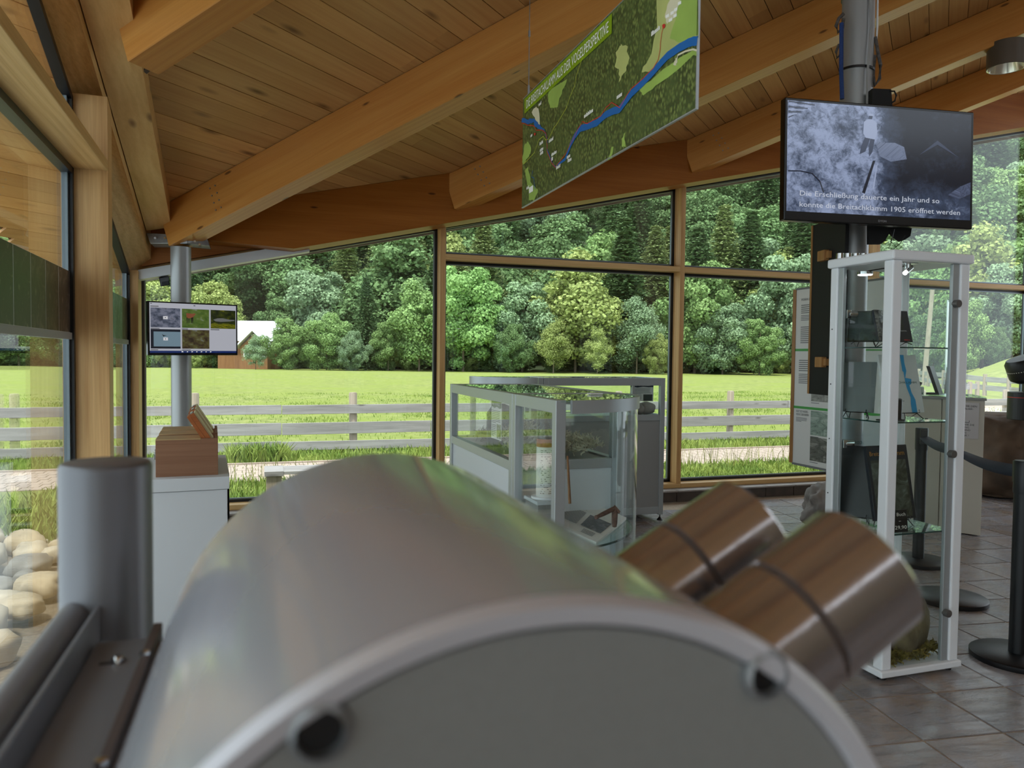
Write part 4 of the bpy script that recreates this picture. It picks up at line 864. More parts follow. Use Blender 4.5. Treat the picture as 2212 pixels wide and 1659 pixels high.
# mount: plates and arm between column and set
mt = thing('tv_mount', 'black steel swivel mount clamped round the thick silver column behind the television', 'mount', (kx, ky, 2.0))
part('clamp', MB().lathe([(kr+.001, 2.22), (kr+.012, 2.22), (kr+.012, 2.30), (kr+.001, 2.30)], (kx, ky, 0), (0, 0, 1), 40), M['blackm'], mt)
q = tv.P(.5, .30, -.075)
part('arm', MB().obox((q+V((kx, ky, q.z)))/2, (q-V((kx, ky, q.z)))*.5, V((.03, .03, 0)), V((0, 0, .05))), M['blackm'], mt)
def plate(pts, D, th): return MB().prism([at(x, y, D) for x, y in pts], FW*th)
part('arm_plate', plate([(1876, 485), (1922, 488), (1921, 505), (1912, 520), (1903, 527), (1876, 527)], 3.92, .02), M['blackm'], mt, bev=.001)
part('hook_plate', plate([(1920, 488), (1970, 492), (1967, 510), (1955, 518), (1945, 521), (1935, 514), (1925, 505)], 3.92, .02), M['blackm'], mt, bev=.001)
part('adapter', plate([(1884, 190), (1926, 192), (1929, 232), (1884, 230)], 3.95, .06), M['blackm'], mt, bev=.004)
part('cable', MB().tube([at(1922, 197, 3.95), at(1932, 197, 3.95), at(1936, 206, 3.95), at(1933, 218, 3.95), at(1926, 222, 3.95)], .0045), M['blackm'], mt, smooth=True)
part('thin_cable', MB().tube([at(1932, 495, 3.85), at(1926, 520, 3.85), at(1920, 537, 3.85), at(1930, 538, 3.85), at(1945, 525, 3.85), at(1955, 508, 3.85)], .0018, 6), M['black'], mt, smooth=True)
single('blue_strap', MB().tube([at(1819, 214, 3.98), at(1817, 150, 3.98), at(1818, 50, 3.98)], .011, 10), M['bluerope'], 'blue webbing strap running up the left side of the thick silver column', 'strap', smooth=True)
t = thing('rope_coil', 'mottled grey rope knotted around the top of the thick silver column', 'rope', at(1812, 90, 4.0))
part('loop', MB().tube([at(x, y, 3.99) for x, y in ((1822, 30), (1812, 40), (1806, 56), (1810, 70), (1820, 60), (1822, 40))], .009), M['ropegrey'], t, smooth=True)
part('loop', MB().tube([at(x, y, 4.0) for x, y in ((1812, 96), (1806, 112), (1808, 126), (1815, 118))], .007), M['ropegrey'], t, smooth=True)
part('loop', MB().tube([at(x, y, 4.05) for x, y in ((1891, 80), (1896, 110), (1902, 140), (1900, 170), (1890, 186), (1886, 160), (1890, 120))], .009), M['ropegrey'], t, smooth=True)
t = thing('cable_bundle', 'grey cables strapped with black ties to the right of the thick silver column', 'cable', at(1880, 120, 4.0))
part('grey_cable', MB().tube([at(x, y, 3.995) for x, y in ((1879, -10), (1881, 60), (1877, 110), (1874, 160), (1873, 225))], .006), M['cable'], t, smooth=True)
part('white_cable', MB().tube([at(x, y, 4.08) for x, y in ((1896, -10), (1895, 60), (1893, 96))], .005), M['white'], t, smooth=True)
part('tie', MB().lathe([(kr+.002, 0), (kr+.008, 0), (kr+.008, .012), (kr+.002, .012)], (kx, ky, at(1853, 158, 4.1).z), V((.06, -.03, 1)), 40), M['black'], t)
part('tie', MB().lathe([(kr+.002, 0), (kr+.006, 0), (kr+.006, .01), (kr+.002, .01)], (kx, ky, at(1853, 2, 4.1).z), (0, 0, 1), 40), M['black'], t)
# bottles of small items standing on the showcase top behind: tin clips
# ================================================================== BLACK BOARD AND WHITE POSTER
A_, B_ = at(1757, 487, 4.25), at(1812, 491, 3.98); zt_, zb_ = A_.z, at(1748, 851, 4.25).z
ex = V((B_.x-A_.x, B_.y-A_.y, 0)); wdt = .34; exn = ex.normalized()
bd = Pane((A_.x, A_.y, zb_), exn, (0, 0, 1), wdt, zt_-zb_)
t = thing('black_board', 'tall black board with a wooden edge strapped to the thick column', 'board', bd.P(.5, 0))
part('board', bd.slab(0, 0, 1, 1, -.02, 0), M['blackm'], t); part('edge_strip', bd.slab(-.05, 0, 0.0, 1, -.022, .004), M['edgewood'], t, bev=.001)
for v_ in (.80, .19): part('wooden_block', bd.slab(.32, v_-.03, .54, v_+.03, .0, .03), M['edgewood'], t, bev=.003)
for v_ in (.80, .19): part('wooden_block', bd.slab(.54, v_-.02, .62, v_+.02, .0, .02), M['edgewood'], t, bev=.002)
pa = 4.05; w0, w1 = onx(1721, 627, pa), onx(1716, 999, pa)
po = Pane((pa, w0.y, w1.z), (0, -1, 0), (0, 0, 1), 1.0, w0.z-w1.z)
t = thing('info_poster', 'tall white information poster with green bars and gorge photos, wooden edge', 'poster', po.P(.5, 0))
part('panel', po.slab(0, 0, 1, 1, -.02, 0), M['paper'], t); part('wood_edge', po.slab(-.035, -.004, 0, 1.004, -.025, .006), M['edgewood'], t)
part('frame_rail', po.slab(0, -.012, 1, 0, -.025, .006), M['greyink'], t); part('frame_rail', po.slab(0, 1, 1, 1.01, -.025, .006), M['greyink'], t)
gb = pbr('green bar', S(64, 160, 66), .5)
for v_ in (.655, .325): part('green_bar', po.quad(0.0, v_-.008, 1, v_+.006, .0015), gb, t)
po.text('FORM DER KLAMM', .06, .935, .24, .013, M['ink'], t); po.text('KRAFT DES WASSERS –', .03, .296, .145, .012, M['ink'], t); po.text('VIELFALT DER FORMEN', .03, .278, .148, .012, M['ink'], t)
for u0, u1, v0, v1, n in ((.06, .34, .86, .915, 5), (.06, .34, .82, .855, 4), (.06, .34, .69, .79, 9), (.05, .34, .53, .60, 6), (.05, .34, .46, .52, 6), (.03, .16, .24, .268, 4)): part('text_block', po.lines(u0, u1, v0, v1, n, .0015, .45, n), M['greyink'], t)
for k, (v0, v1, cs) in enumerate(((.365, .52, [S(60, 62, 58), S(150, 150, 144), S(200, 196, 186)]), (.175, .312, [S(40, 60, 50), S(150, 170, 156), S(214, 222, 212)]), (.03, .165, [S(30, 34, 32), S(110, 112, 104), S(206, 204, 194)]))):
    part('photo', po.quad(.20, v0, .62, v1, .0015), photo('gorge photo %d' % k, cs, 3.2, 1.5), t, uv=True); part('caption', po.lines(.20, .38, v0-.012, v0-.006, 1, .0015, .6), M['greyink'], t)

# ================================================================== TALL SHOWCASE
sx0, sx1, sy0, sy1, sh = 2.56, 2.995, 2.555, 2.93, 1.88
t = thing('glass_showcase', 'tall white framed glass showcase with books on three glass shelves', 'showcase', ((sx0+sx1)/2, (sy0+sy1)/2, 0))
g = .012
part('top', MB().box((sx0-.012, sy0-.012, sh-.042), (sx1+.012, sy1+.012, sh)), M['white'], t, bev=.008)
part('base', MB().box((sx0-.012, sy0-.012, .018), (sx1+.012, sy1+.012, .048)), M['white'], t, bev=.006)
for x0, y0, wx, wy in ((sx0, sy0, .052, .052), (sx1-.052, sy0, .052, .052), (sx0, sy1-.046, .046, .046), (sx1-.046, sy1-.046, .046, .046)):
    part('post', MB().box((x0, y0, .048), (x0+wx, y0+wy, sh-.042)), M['white'], t, bev=.006)
part('door_frame', MB().box((sx1-.09, sy0+.008, .05), (sx1-.054, sy0+.026, sh-.044)), M['alu'], t, bev=.002)
part('door_frame', MB().box((sx0+.006, sy1-.078, .05), (sx0+.024, sy1-.048, sh-.044)), M['alu'], t, bev=.002)
for x0, y0, x1, y1 in ((sx0+.054, sy0+.016, sx1-.06, sy0+.020), (sx0+.014, sy0+.054, sx0+.018, sy1-.05), (sx0+.05, sy1-.02, sx1-.05, sy1-.016), (sx1-.02, sy0+.054, sx1-.016, sy1-.05)):
    part('glass_panel', MB().box((x0, y0, .05), (x1, y1, sh-.044)), M['cglass'], t)
for z in (1.465, 1.135, .64):
    s_ = part('glass_shelf', MB().box((sx0+.024, sy0+.026, z-.006), (sx1-.024, sy1-.026, z)), M['shelfglass'], t)
    part('shelf_edge', MB().box((sx0+.024, sy0+.0245, z-.006), (sx1-.024, sy0+.026, z)).box((sx0+.0225, sy0+.026, z-.006), (sx0+.024, sy1-.026, z)), M['edgeglass'], s_)
for z in (1.66, .99, .27):
    part('lock', MB().cyl((sx1-.074, sy0+.012, z), (sx1-.074, sy0-.014, z), .017, n=24).cyl((sx1-.060, sy0+.012, z), (sx1-.060, sy0-.004, z), .011, n=16), M['lockm'], t, bev=.0015)
for z in (1.62, 1.01): part('hinge', MB().cyl((sx0+.05, sy1-.065, z), (sx0+.09, sy1-.075, z), .017, n=20).box((sx0+.03, sy1-.08, z-.02), (sx0+.055, sy1-.05, z+.02)), M['chrome'], t, bev=.002)
for k in range(6): part('screw', MB().cyl((sx0+.002, sy1-.02, .25+.26*k), (sx0-.002, sy1-.02, .25+.26*k), .003, n=8), M['ink'], t)
for x, y in ((sx0+.03, sy0+.03), (sx1-.03, sy0+.03), (sx0+.03, sy1-.03), (sx1-.03, sy1-.03)): part('foot', MB().cyl((x, y, 0), (x, y, .02), .02, n=12), M['black'], t)
lm = part('spot_lamp', MB().cyl((sx0+.11, sy1-.10, sh-.075), (sx0+.11, sy1-.10, sh-.062), .034, n=32), M['chrome'], t, smooth=True); part('led_disc', MB().cyl((sx0+.11, sy1-.10, sh-.0775), (sx0+.11, sy1-.10, sh-.075), .031, n=32), M['led'], lm)
lm = part('spot_lamp', MB().cyl((sx0+.13, sy0+.06, sh-.085), (sx0+.17, sy0+.07, sh-.06), .012, n=20).box((sx0+.10, sy0+.05, sh-.046), (sx0+.19, sy0+.09, sh-.042)).cyl((sx0+.15, sy0+.07, sh-.08), (sx0+.15, sy0+.07, sh-.044), .014, n=14), M['chrome'], t, bev=.001)
part('led_disc', MB().cyl((sx0+.123, sy0+.058, sh-.090), (sx0+.125, sy0+.0588, sh-.0885), .009, n=20), M['led'], lm)
part('lamp_cable', MB().tube([(sx0+.11, sy1-.10, sh-.06), (sx0+.16, sy1-.16, sh-.05), (sx0+.2, sy1-.22, sh-.05), (sx0+.17, sy0+.1, sh-.048)], .003, 6), M['black'], t, smooth=True)
part('wall_sticker', MB().box((sx0+.07, sy1-.024, .95), (sx1-.10, sy1-.0225, 1.12)), glass('frosted sticker', (.82, .86, .88, 1), .02), t)
text('.com', (sx0+.20, sy1-.026, 1.0), (-1, 0, 0), (0, 0, 1), .07, .022, M['teal'], t)
def easel(parent, P_, u0, u1):
    mb = MB()
    for u_ in (u0, u1): mb.tube([P_.P(u_, .04, .012), P_.P(u_, -.005, .014), P_.P(u_, -.01, -.004), P_.P(u_-.04*(1 if u_ < .5 else -1), -.12, .02)], .0022, 6); mb.tube([P_.P(u_, -.01, 0), P_.P(u_, -.1, -.07), P_.P(.5, .6, -.012)], .0022, 6)
    mb.tube([P_.P(u0, -.008, .002), P_.P(u1, -.008, .002)], .0022, 6)
    return part('wire_easel', mb, M['black'], parent, smooth=True)
def bookthing(name, label, c, ang, tilt, w_, h_, cover, group=None, th=.012):
    ex = V((math.cos(ang), math.sin(ang), 0)); ey = V((-math.sin(ang)*math.sin(tilt), math.cos(ang)*math.sin(tilt), math.cos(tilt)))
    P_ = Pane(V(c)-ex*w_/2+V((0, 0, .028)), ex, ey, w_, h_); t = thing(name, label, 'book', c, group)
    part('cover', P_.slab(0, 0, 1, 1, -th, 0), cover, t, bev=.001); part('pages', P_.slab(.01, .01, .985, .99, -th+.002, -th*.18), M['paper'], t); easel(t, P_, .2, .8)
    return t, P_
nav = pbr('dark navy cover', S(16, 20, 30), .3); dkc = pbr('black cover', S(18, 20, 22), .3)
t, P_ = bookthing('guide_book', 'black gorge photo book on the top glass shelf, right of the white post', (2.775, 2.74, 1.465), .05, .25, .21, .15, nav)
part('cover_photo', P_.quad(.0, .02, .62, 1, .001), photo('gorge cover', [S(14, 14, 14), S(60, 58, 54), S(150, 148, 140), S(40, 52, 20)], 3.5), t, uv=True); part('cover_photo', P_.quad(.5, .3, .8, 1, .0012), photo('fern cover', [S(10, 12, 8), S(30, 40, 14), S(20, 22, 20)], 3), t, uv=True)
P_.text('Breitachklamm', .35, .33, .5, .04, M['paper'], t); part('red_mark', P_.quad(.74, .04, .9, .07, .001), M['mapred'], t)
t, P_ = bookthing('guide_book', 'black gorge photo book on the top glass shelf, left of the white post', (2.672, 2.83, 1.465), -.95, .25, .145, .15, dkc)
part('cover_photo', P_.quad(.03, .03, .97, .97, .001), photo('gorge cover left', [S(20, 30, 40), S(50, 64, 60), S(36, 46, 22)], 3), t, uv=True)
gc = pbr('pale grey cover', S(208, 209, 206), .45)
t, P_ = bookthing('map_book', 'pale grey gorge book with a blue river shape on the middle shelf', (2.835, 2.73, 1.135), .05, .22, .235, .275, gc)
part('river_shape', P_.poly([(.57, 1), (.67, 1), (.66, .86), (.68, .72), (.62, .60), (.78, .58), (.76, .50), (.70, .47), (.73, .34), (.80, .22), (.80, .0), (.66, .0), (.66, .14), (.68, .26), (.62, .42), (.60, .55), (.60, .70), (.57, .72)], .0012), pbr('cyan print', S(30, 150, 206), .45), t)
P_.text('BREITACHKLAMM', .05, .50, .84, .036, M['teal'], t, .002); P_.text('TIEFENBACH', .05, .455, .34, .024, M['teal'], t, .002); part('caption', P_.lines(.28, .5, .17, .21, 2, .002), M['greyink'], t)
t, P_ = bookthing('photo_book', 'slate grey book standing behind the white post on the middle shelf', (2.63, 2.82, 1.135), -.95, .22, .15, .24, pbr('slate cover', S(92, 98, 96), .4))
t = thing('tablet_stand', 'small black rounded sign holder on the middle glass shelf', 'holder', (2.665, 2.64, 1.135))
part('body', MB().box((2.60, 2.632, 1.136), (2.715, 2.65, 1.236)), M['black'], t, bev=.008); part('foot', MB().box((2.60, 2.62, 1.136), (2.715, 2.67, 1.142)), M['black'], t, bev=.002)
t, P_ = bookthing('klamm_book', 'dark gorge book with golden script title on the lowest glass shelf', (2.785, 2.72, .64), .04, .20, .25, .345, nav, None, .018)
part('cover_photo', P_.quad(.06, .03, .92, .80, .001), photo('waterfall cover', [S(20, 20, 16), S(54, 56, 36), S(90, 96, 84), S(140, 150, 152)], 2.6, 2.), t, uv=True)
P_.text('Breitach', .05, .86, .36, .06, M['gold'], t); P_.text('Klamm', .50, .86, .40, .065, M['gold'], t); P_.text('WILDES WASSER', .08, .14, .3, .02, M['mapred'], t)
t, P_ = bookthing('klamm_book', 'dark closed gorge book seen edge-on at the left of the lowest shelf', (2.64, 2.83, .64), -1.05, .30, .20, .34, dkc, None, .02)
t = thing('price_sign', 'little black price card with white chalk writing on the lowest shelf', 'sign', (2.70, 2.60, .64))
P_ = Pane((2.632, 2.60, .641), (1, 0, 0), (0, .12, 1), .10, .10); part('card', P_.slab(0, 0, 1, 1, -.004, 0), M['black'], t, bev=.001)
P_.text('Buch', .38, .72, .5, .15, M['mapwhite'], t); P_.text('29,90', .25, .14, .66, .16, M['mapwhite'], t); part('dash', P_.quad(.5, .48, .62, .5, .001), M['mapwhite'], t)
rock('mossy_rock', (2.80, 2.73, .049), (.14, .11, .18), pbr('brown mossy stone', S(112, 98, 70), .9, nz=.4, sc=9, bump=.7), 'pointed dark rock standing in moss at the bottom of the showcase', 'rock', None, 4, 4, .3, 1.6, None, 0., .6)
rr = random.Random(8); pts = [(rr.uniform(2.61, 2.95), rr.uniform(2.60, 2.88), .05+.03*rr.random()) for i in range(80)]
o = single('moss_bed', clump('', pts, .03, 5200, None, '', '', .018, 12), M['moss'], 'bed of dry green moss on the showcase floor', 'moss'); o['kind'] = 'stuff'
t = thing('tin_clip', 'row of little shiny cutters lying on the showcase top behind its left edge', 'cutter', (2.62, 2.9, sh))
for k in range(4): part('cutter_ring', MB().lathe([(.016, 0), (.017, 0), (.017, .028), (.016, .028)], (2.585+.035*k, 2.90-.012*k, sh), (0, 0, 1), 14), M['chrome'], t, smooth=True)

# ================================================================== ROPE BARRIERS, COUNTER, ROCKS
def barrier(x, y, label, cass):
    t = thing('barrier_post', label, 'barrier post', (x, y, 0), 'black belt barrier posts')
    part('base', MB().lathe([(.0001, 0), (.195, 0), (.197, .004), (.197, .024), (.189, .030), (.05, .036), (.0001, .036)], (x, y, 0), (0, 0, 1), 56), M['rubber'], t, smooth=True)
    part('tube', MB().cyl((x, y, .034), (x, y, .925), .037, n=36), M['rubber'], t, smooth=True)
    part('head', MB().lathe([(.040, .79), (.041, .80), (.041, .938), (.038, .943), (.0001, .944)], (x, y, 0), (0, 0, 1), 36), M['rubber'], t, smooth=True)
    for dx, dy in cass: part('belt_slot', MB().obox((x+dx*.053, y+dy*.053, .885), V((dx, dy, 0))*.016, V((-dy, dx, 0))*.022, V((0, 0, .05))), M['black'], t, bev=.003)
    return t
_b1 = onz(2197, 1424, 0); P1, P2, P3 = (_b1.x, _b1.y), (4.33, 4.03), (3.83, 3.33)
d13 = (V(P3)-V(P1)).normalized(); d32 = (V(P2)-V(P3)).normalized()
barrier(*P1, 'nearest black belt barrier post, right of the glass showcase', [(d13.x, d13.y)])
barrier(*P2, 'farthest black belt barrier post, in front of the beige counter', [(-d32.x, -d32.y)])
barrier(*P3, 'middle black belt barrier post hidden behind the showcase corner', [(-d13.x, -d13.y), (d32.x, d32.y)])
def beltmesh(a, b, tw):
    mb = MB(); n = 40; A = []; 
    for i in range(n+1):
        f = i/n; p = V((a[0]+(b[0]-a[0])*f, a[1]+(b[1]-a[1])*f, -.0+.885-.018*math.sin(math.pi*f))); an = tw*f
        s_ = V((b[1]-a[1], a[0]-b[0], 0)).normalized(); h_ = V((0, 0, 1))*math.cos(an)+s_*math.sin(an); A.append((p-h_*.03, p+h_*.03))
    return mb.add([q for p_ in A for q in p_], [(2*i, 2*i+2, 2*i+3, 2*i+1) for i in range(n)])
for a, b, lb in ((P1, P3, 'twisted blue grey belt between the nearest and middle barrier posts'), (P3, P2, 'blue grey belt between the middle and farthest barrier posts')):
    d = (V(b)-V(a)).normalized()*.06; o = single('barrier_belt', beltmesh(V(a)+d, V(b)-d, 1.45), M['belt'], lb, 'belt', 'belts of the barrier posts', smooth=True); m = o.modifiers.new('s', 'SOLIDIFY'); m.thickness = .0015
q0, q1 = onz(2118, 1160, 0), onz(1940, 1135, 0)
t = thing('counter', 'beige ticket counter with a glass top behind the barrier posts', 'counter', ((q0.x+q1.x)/2, (q0.y+q1.y)/2, 0))
dirc = V((q1.x-q0.x, q1.y-q0.y, 0)).normalized(); nrm = V((dirc.y, -dirc.x, 0)); nrm = nrm if nrm.dot(FW) > 0 else -nrm
Lc = (q1-q0).length; cz = 1.125
def cbox(l0, l1, n0, n1, z0, z1): return MB().hexa([q0+dirc*(l+max(n, 0)*(.34 if l < .2 else 0))+nrm*n+V((0, 0, z)) for z in (z0, z1) for l, n in ((l0, n0), (l1, n0), (l1, n1), (l0, n1))])
part('front_panel', cbox(0, Lc/2-.004, 0, .02, .01, cz-.03), M['beige'], t, bev=.002); part('front_panel', cbox(Lc/2+.004, Lc, 0, .02, .01, cz-.03), M['beige'], t, bev=.002)
part('carcass', cbox(.0, Lc, .02, .55, .01, cz-.03), M['beige'], t, bev=.002); part('worktop', cbox(-.015, Lc, -.015, .57, cz-.03, cz-.01), M['grey'], t, bev=.003); part('glass_top', cbox(-.01, Lc, -.01, .56, cz-.009, cz), M['shelfglass'], t)
cn = -dirc; sg = Pane(q0+dirc*.262+nrm*-.004+V((0, 0, .785)), cn, (0, 0, 1), .225, .29)
t = thing('counter_sign', 'laminated discount notice with black capitals hung on the counter front', 'sign', sg.P(.5, 0))
part('sheet', sg.slab(0, 0, 1, 1, -.002, .001), pbr('laminated sheet', S(200, 196, 196), .15), t)
for k, (tx, wd_) in enumerate((('ERHALTEN SIE DEN', .84), ('ALLGÄU-WALSER-', .74), ('PASS', .22))): sg.text(tx, .08, .88-.075*k, wd_, .05, M['ink'], t, .002)
for k, (tx, wd_) in enumerate((('KÖNNEN WIR DIE', .78), ('ERMÄSSIGUNG', .62), ('ENTSPRECHEND', .66), ('VERBUCHEN', .54), ('VIELEN DANK !', .62))): sg.text(tx, .08, .36-.075*k, wd_, .05, M['ink'], t, .002)
part('sketch', MB().tube([sg.P(.34, .62, .002), sg.P(.42, .50, .002), sg.P(.44, .45, .002), sg.P(.36, .43, .002), sg.P(.30, .425, .002)], .004, 5).tube([sg.P(.46, .46, .002), sg.P(.70, .44, .002), sg.P(.71, .50, .002)], .002, 5).tube([sg.P(.52, .6, .002), sg.P(.53, .54, .002)], .005, 5), M['ink'], t)
cp = q0+dirc*.25+nrm*.2+V((0, 0, cz)); clr = glass('clear acrylic', (.93, .95, .97, 1), .06)
t = thing('brochure_holder', 'clear acrylic leaflet holder standing on the counter', 'holder', cp)
part('back', MB().obox(cp+V((0, 0, .13)), cn*.09, nrm*.002+V((0, 0, .0)), V((nrm.x*.05, nrm.y*.05, .125))), clr, t); part('pocket', MB().obox(cp-nrm*.03+V((0, 0, .06)), cn*.09, nrm*.002, V((nrm.x*.01, nrm.y*.01, .055))), clr, t)
part('foot', MB().obox(cp+V((0, 0, .004)), cn*.09, nrm*.05, V((0, 0, .004))), clr, t); part('leaflet', MB().obox(cp-nrm*.008+V((0, 0, .10)), cn*.07, nrm*.004, V((nrm.x*.03, nrm.y*.03, .09))), M['paper'], t)
ph_ = q0+dirc*.62+nrm*.22+V((0, 0, cz))
t = thing('telephone', 'black desk telephone on the counter', 'telephone', ph_)
part('base', MB().obox(ph_+V((0, 0, .03)), cn*.12, nrm*.09, V((0, 0, .03))), M['black'], t, bev=.01); part('handset', MB().tube([ph_-cn*.11+V((0, 0, .075)), ph_-cn*.06+V((0, 0, .10)), ph_+cn*.06+V((0, 0, .10)), ph_+cn*.11+V((0, 0, .075))], .025, 12), M['black'], t, smooth=True)
mo = q0+dirc*.42+nrm*.3+V((0, 0, cz))
t = thing('card_stand', 'dark slanted display stand between leaflet holder and telephone on the counter', 'stand', mo)
part('plate', MB().obox(mo+V((0, 0, .12)), cn*.012+nrm*.01, nrm*.08, V((cn.x*-.04, cn.y*-.04, .12))), M['black'], t, bev=.002); part('foot', MB().obox(mo+V((0, 0, .006)), cn*.05, nrm*.07, V((0, 0, .006))), M['black'], t, bev=.002)
rk = onz(2200, 1082, 0); rt2 = V((RT.x, RT.y, 0)).normalized(); fw2 = V((FW.x, FW.y, 0)).normalized()
rc = rk+fw2*.45+rt2*.14
rock('large_rock', (rc.x, rc.y, 0), (.56, .52, .64), M['rockdark'], 'large brown flat-topped boulder right of the beige counter', 'rock', None, 11, 5, .22, 1.9, .74, .2, .5)
bp = onz(1782, 1152, 0)
rock('grey_boulder', (bp.x+.22, bp.y+.1, 0), (.34, .26, .25), M['rockgrey'], 'small grey boulder on the slate floor left of the showcase', 'rock', None, 23, 5, .26, 2.0, None, .6, .5)
sp = at(2222, 850, 7.35); sp = V((sp.x, sp.y, 0)); zr_ = 1.4-(893-784)*7.35/1620
t = thing('scope_stand', 'black cylindrical scope with a slanted dotted cap on the large rock', 'scope', (sp.x, sp.y, zr_-.05))
part('body', MB().cyl((sp.x, sp.y, zr_-.06), (sp.x, sp.y, zr_+.21), .175, n=48), M['rubber'], t, bev=.004); part('red_line', MB().lathe([(.1755, zr_+.155), (.1765, zr_+.158), (.1755, zr_+.161)], (sp.x, sp.y, 0), (0, 0, 1), 48), M['mapred'], t)
part('neck', MB().cyl((sp.x+.04, sp.y+.03, zr_+.2), (sp.x+.04, sp.y+.03, zr_+.36), .05, n=24), M['rubber'], t, smooth=True)
hd = V((sp.x, sp.y, zr_+.33)); ax_ = (V((0, 0, 1))-rt2*.38).normalized()
part('cap', MB().lathe([(.05, -.02), (.12, .0), (.17, .04), (.175, .06), (.175, .20), (.15, .235), (.0001, .245)], hd-rt2*-.02, ax_, 48), M['rubber'], t, smooth=True)
dm = MB()
for i in range(48):
    an = 2*math.pi*i/48; a_ = ax_.orthogonal().normalized(); b_ = ax_.cross(a_); c_ = hd+rt2*.02+ax_*.13+(a_*math.cos(an)+b_*math.sin(an))*.1755; dm.obox(c_, (a_*-math.sin(an)+b_*math.cos(an))*.005, ax_*.003, (a_*math.cos(an)+b_*math.sin(an))*.001)
part('dotted_line', dm, M['mapwhite'], t)

# ================================================================== CEILING DOWNLIGHTS
def downlight(x, y, z, label, rad=.115, power=0, par=None):
    t = thing('ceiling_lamp', label, 'lamp', (x, y, z), 'round ceiling downlights')
    top = roof(x, y)
    part('housing', MB().lathe([(rad-.006, z), (rad, z+.002), (rad, z+.195), (rad-.01, z+.2), (.0001, z+.2)], (x, y, 0), (0, 0, 1), 48), M['copperlamp'], t, smooth=True)
    part('stem', MB().cyl((x, y, z+.199), (x, y, top-.30), .03, n=16), M['copperlamp'], t, smooth=True)
    part('reflector', MB().lathe([(rad-.005, z+.001), (rad-.01, z+.004), (rad-.03, z+.06), (rad-.06, z+.12), (.02, z+.14)], (x, y, 0), (0, 0, 1), 48), M['reflector'], t, smooth=True)
    part('bulb', MB().lathe([(.0001, z+.10), (.016, z+.105), (.018, z+.14), (.0001, z+.15)], (x, y, 0), (0, 0, 1), 20), M['led'], t, smooth=True)
    if power:
        l = bpy.data.lights.new('lamp_light', 'AREA'); l.shape = 'DISK'; l.size = .16; l.energy = power; l.color = (1, .86, .68)
        o = bpy.data.objects.new('lamp_light', l); link(o, t); o.location = (0, 0, -.004)
q = at(2174, 148, 6.1)
downlight(q.x, q.y, q.z, 'round bronze downlight fixed under a rafter at the upper right', .142, 0)

# ================================================================== OUTDOORS
FH = V((FW.x, FW.y, 0)).normalized(); RH = V((RT.x, RT.y, 0)).normalized(); GZ = -.30
def DL(D, r): return FH*D+RH*(D*r)
def sstep(x, a, b): x = np.clip((x-a)/(b-a), 0, 1); return x*x*(3-2*x)
def ground(D, r):
    D = np.asarray(D, float); r = np.asarray(r, float)
    z = GZ+.10*np.sin(D*.11+r*3)*sstep(D, 20, 40)-.25*sstep(D, 60, 100)
    z = z+2.6*sstep(r, .545, .72)*sstep(D, 38, 52)
    z = z+(D-116)*.52*sstep(D, 112, 135)
    return z
Dv = np.concatenate([np.linspace(1, 30, 26), np.linspace(32, 110, 34), np.linspace(114, 380, 40)]); rv = np.linspace(-1.35, 1.25, 66)
DD, RR_ = np.meshgrid(Dv, rv, indexing='ij'); ZZ = ground(DD, RR_)
vs = [(FH.x*d+RH.x*d*r, FH.y*d+RH.y*d*r, z) for d, r, z in zip(DD.ravel(), RR_.ravel(), ZZ.ravel())]
nr = len(rv); nf = int((Dv < 112).sum())
fs = [(i*nr+j, i*nr+j+1, (i+1)*nr+j+1, (i+1)*nr+j) for i in range(len(Dv)-1) for j in range(nr-1)]
g = MB(); g.v = [V(q) for q in vs]; g.f = [f for f in fs if f[3] < (nf+1)*nr]; struct('ground', g, M['field'], smooth=True)
g = MB(); g.v = [V(q) for q in vs]; g.f = [f for f in fs if f[3] >= (nf+1)*nr]; struct('hill', g, M['earth'], smooth=True)
struct('terrace', MB().box((-14, -24, GZ-.1), (30, -9.0, GZ+.1)), M['paver'])
# path with pavers
b0, b1 = 10.50, 12.16
pth = struct('path', MB().box((-9, b0, GZ-.08), (24, b1, GZ-.005)), pbr('sand bed', S(150, 134, 112), .95, nz=.15, sc=8))
pv = MB(); x = -9; k = 0
while x < 23.5:
    for j in range(8):
        y = b0+.02+j*.205+(.0); o_ = .05 if (j % 2) else 0
        pv.box((x+o_, y, GZ-.02), (x+o_+.118, y+.196, GZ+.008+.004*((k*7+j*3) % 5)/5))
    x += .128; k += 1
part('pavers', pv, M['paver'], pth, kind='stuff')
kb = part('kerb', MB().box((-9, b1, GZ-.08), (24, b1+.07, GZ+.03)), M['paver'], pth)
# fence
fz = GZ; fb = 13.28
t = thing('wooden_fence', 'weathered grey three-rail wooden fence along the meadow behind the path', 'fence', (4, fb, fz))
rr = random.Random(4)
for k in range(-3, 9):
    x = -1.08+2.567*k
    part('post', MB().lathe([(.068, -.1), (.07, 1.03), (.06, 1.055), (.0001, 1.06)], (x, fb+.06, fz), (rr.uniform(-.01, .01), 0, 1), 16), M['oldpost'], t, smooth=True)
for z0, hh in ((.70, .155), (.35, .20), (.075, .15)):
    x = -1.08-3*2.567-1.2
    while x < 21:
        ln_ = 2.567*rr.choice((1, 2)); dz = rr.uniform(-.012, .012); dz2 = rr.uniform(-.012, .012)
        beam('rail', (x, fb-.03, fz+z0+hh+dz), (x+ln_-.01, fb-.03, fz+z0+hh+dz2), .035, hh, M['oldwood'], t, bev=.004); x += ln_
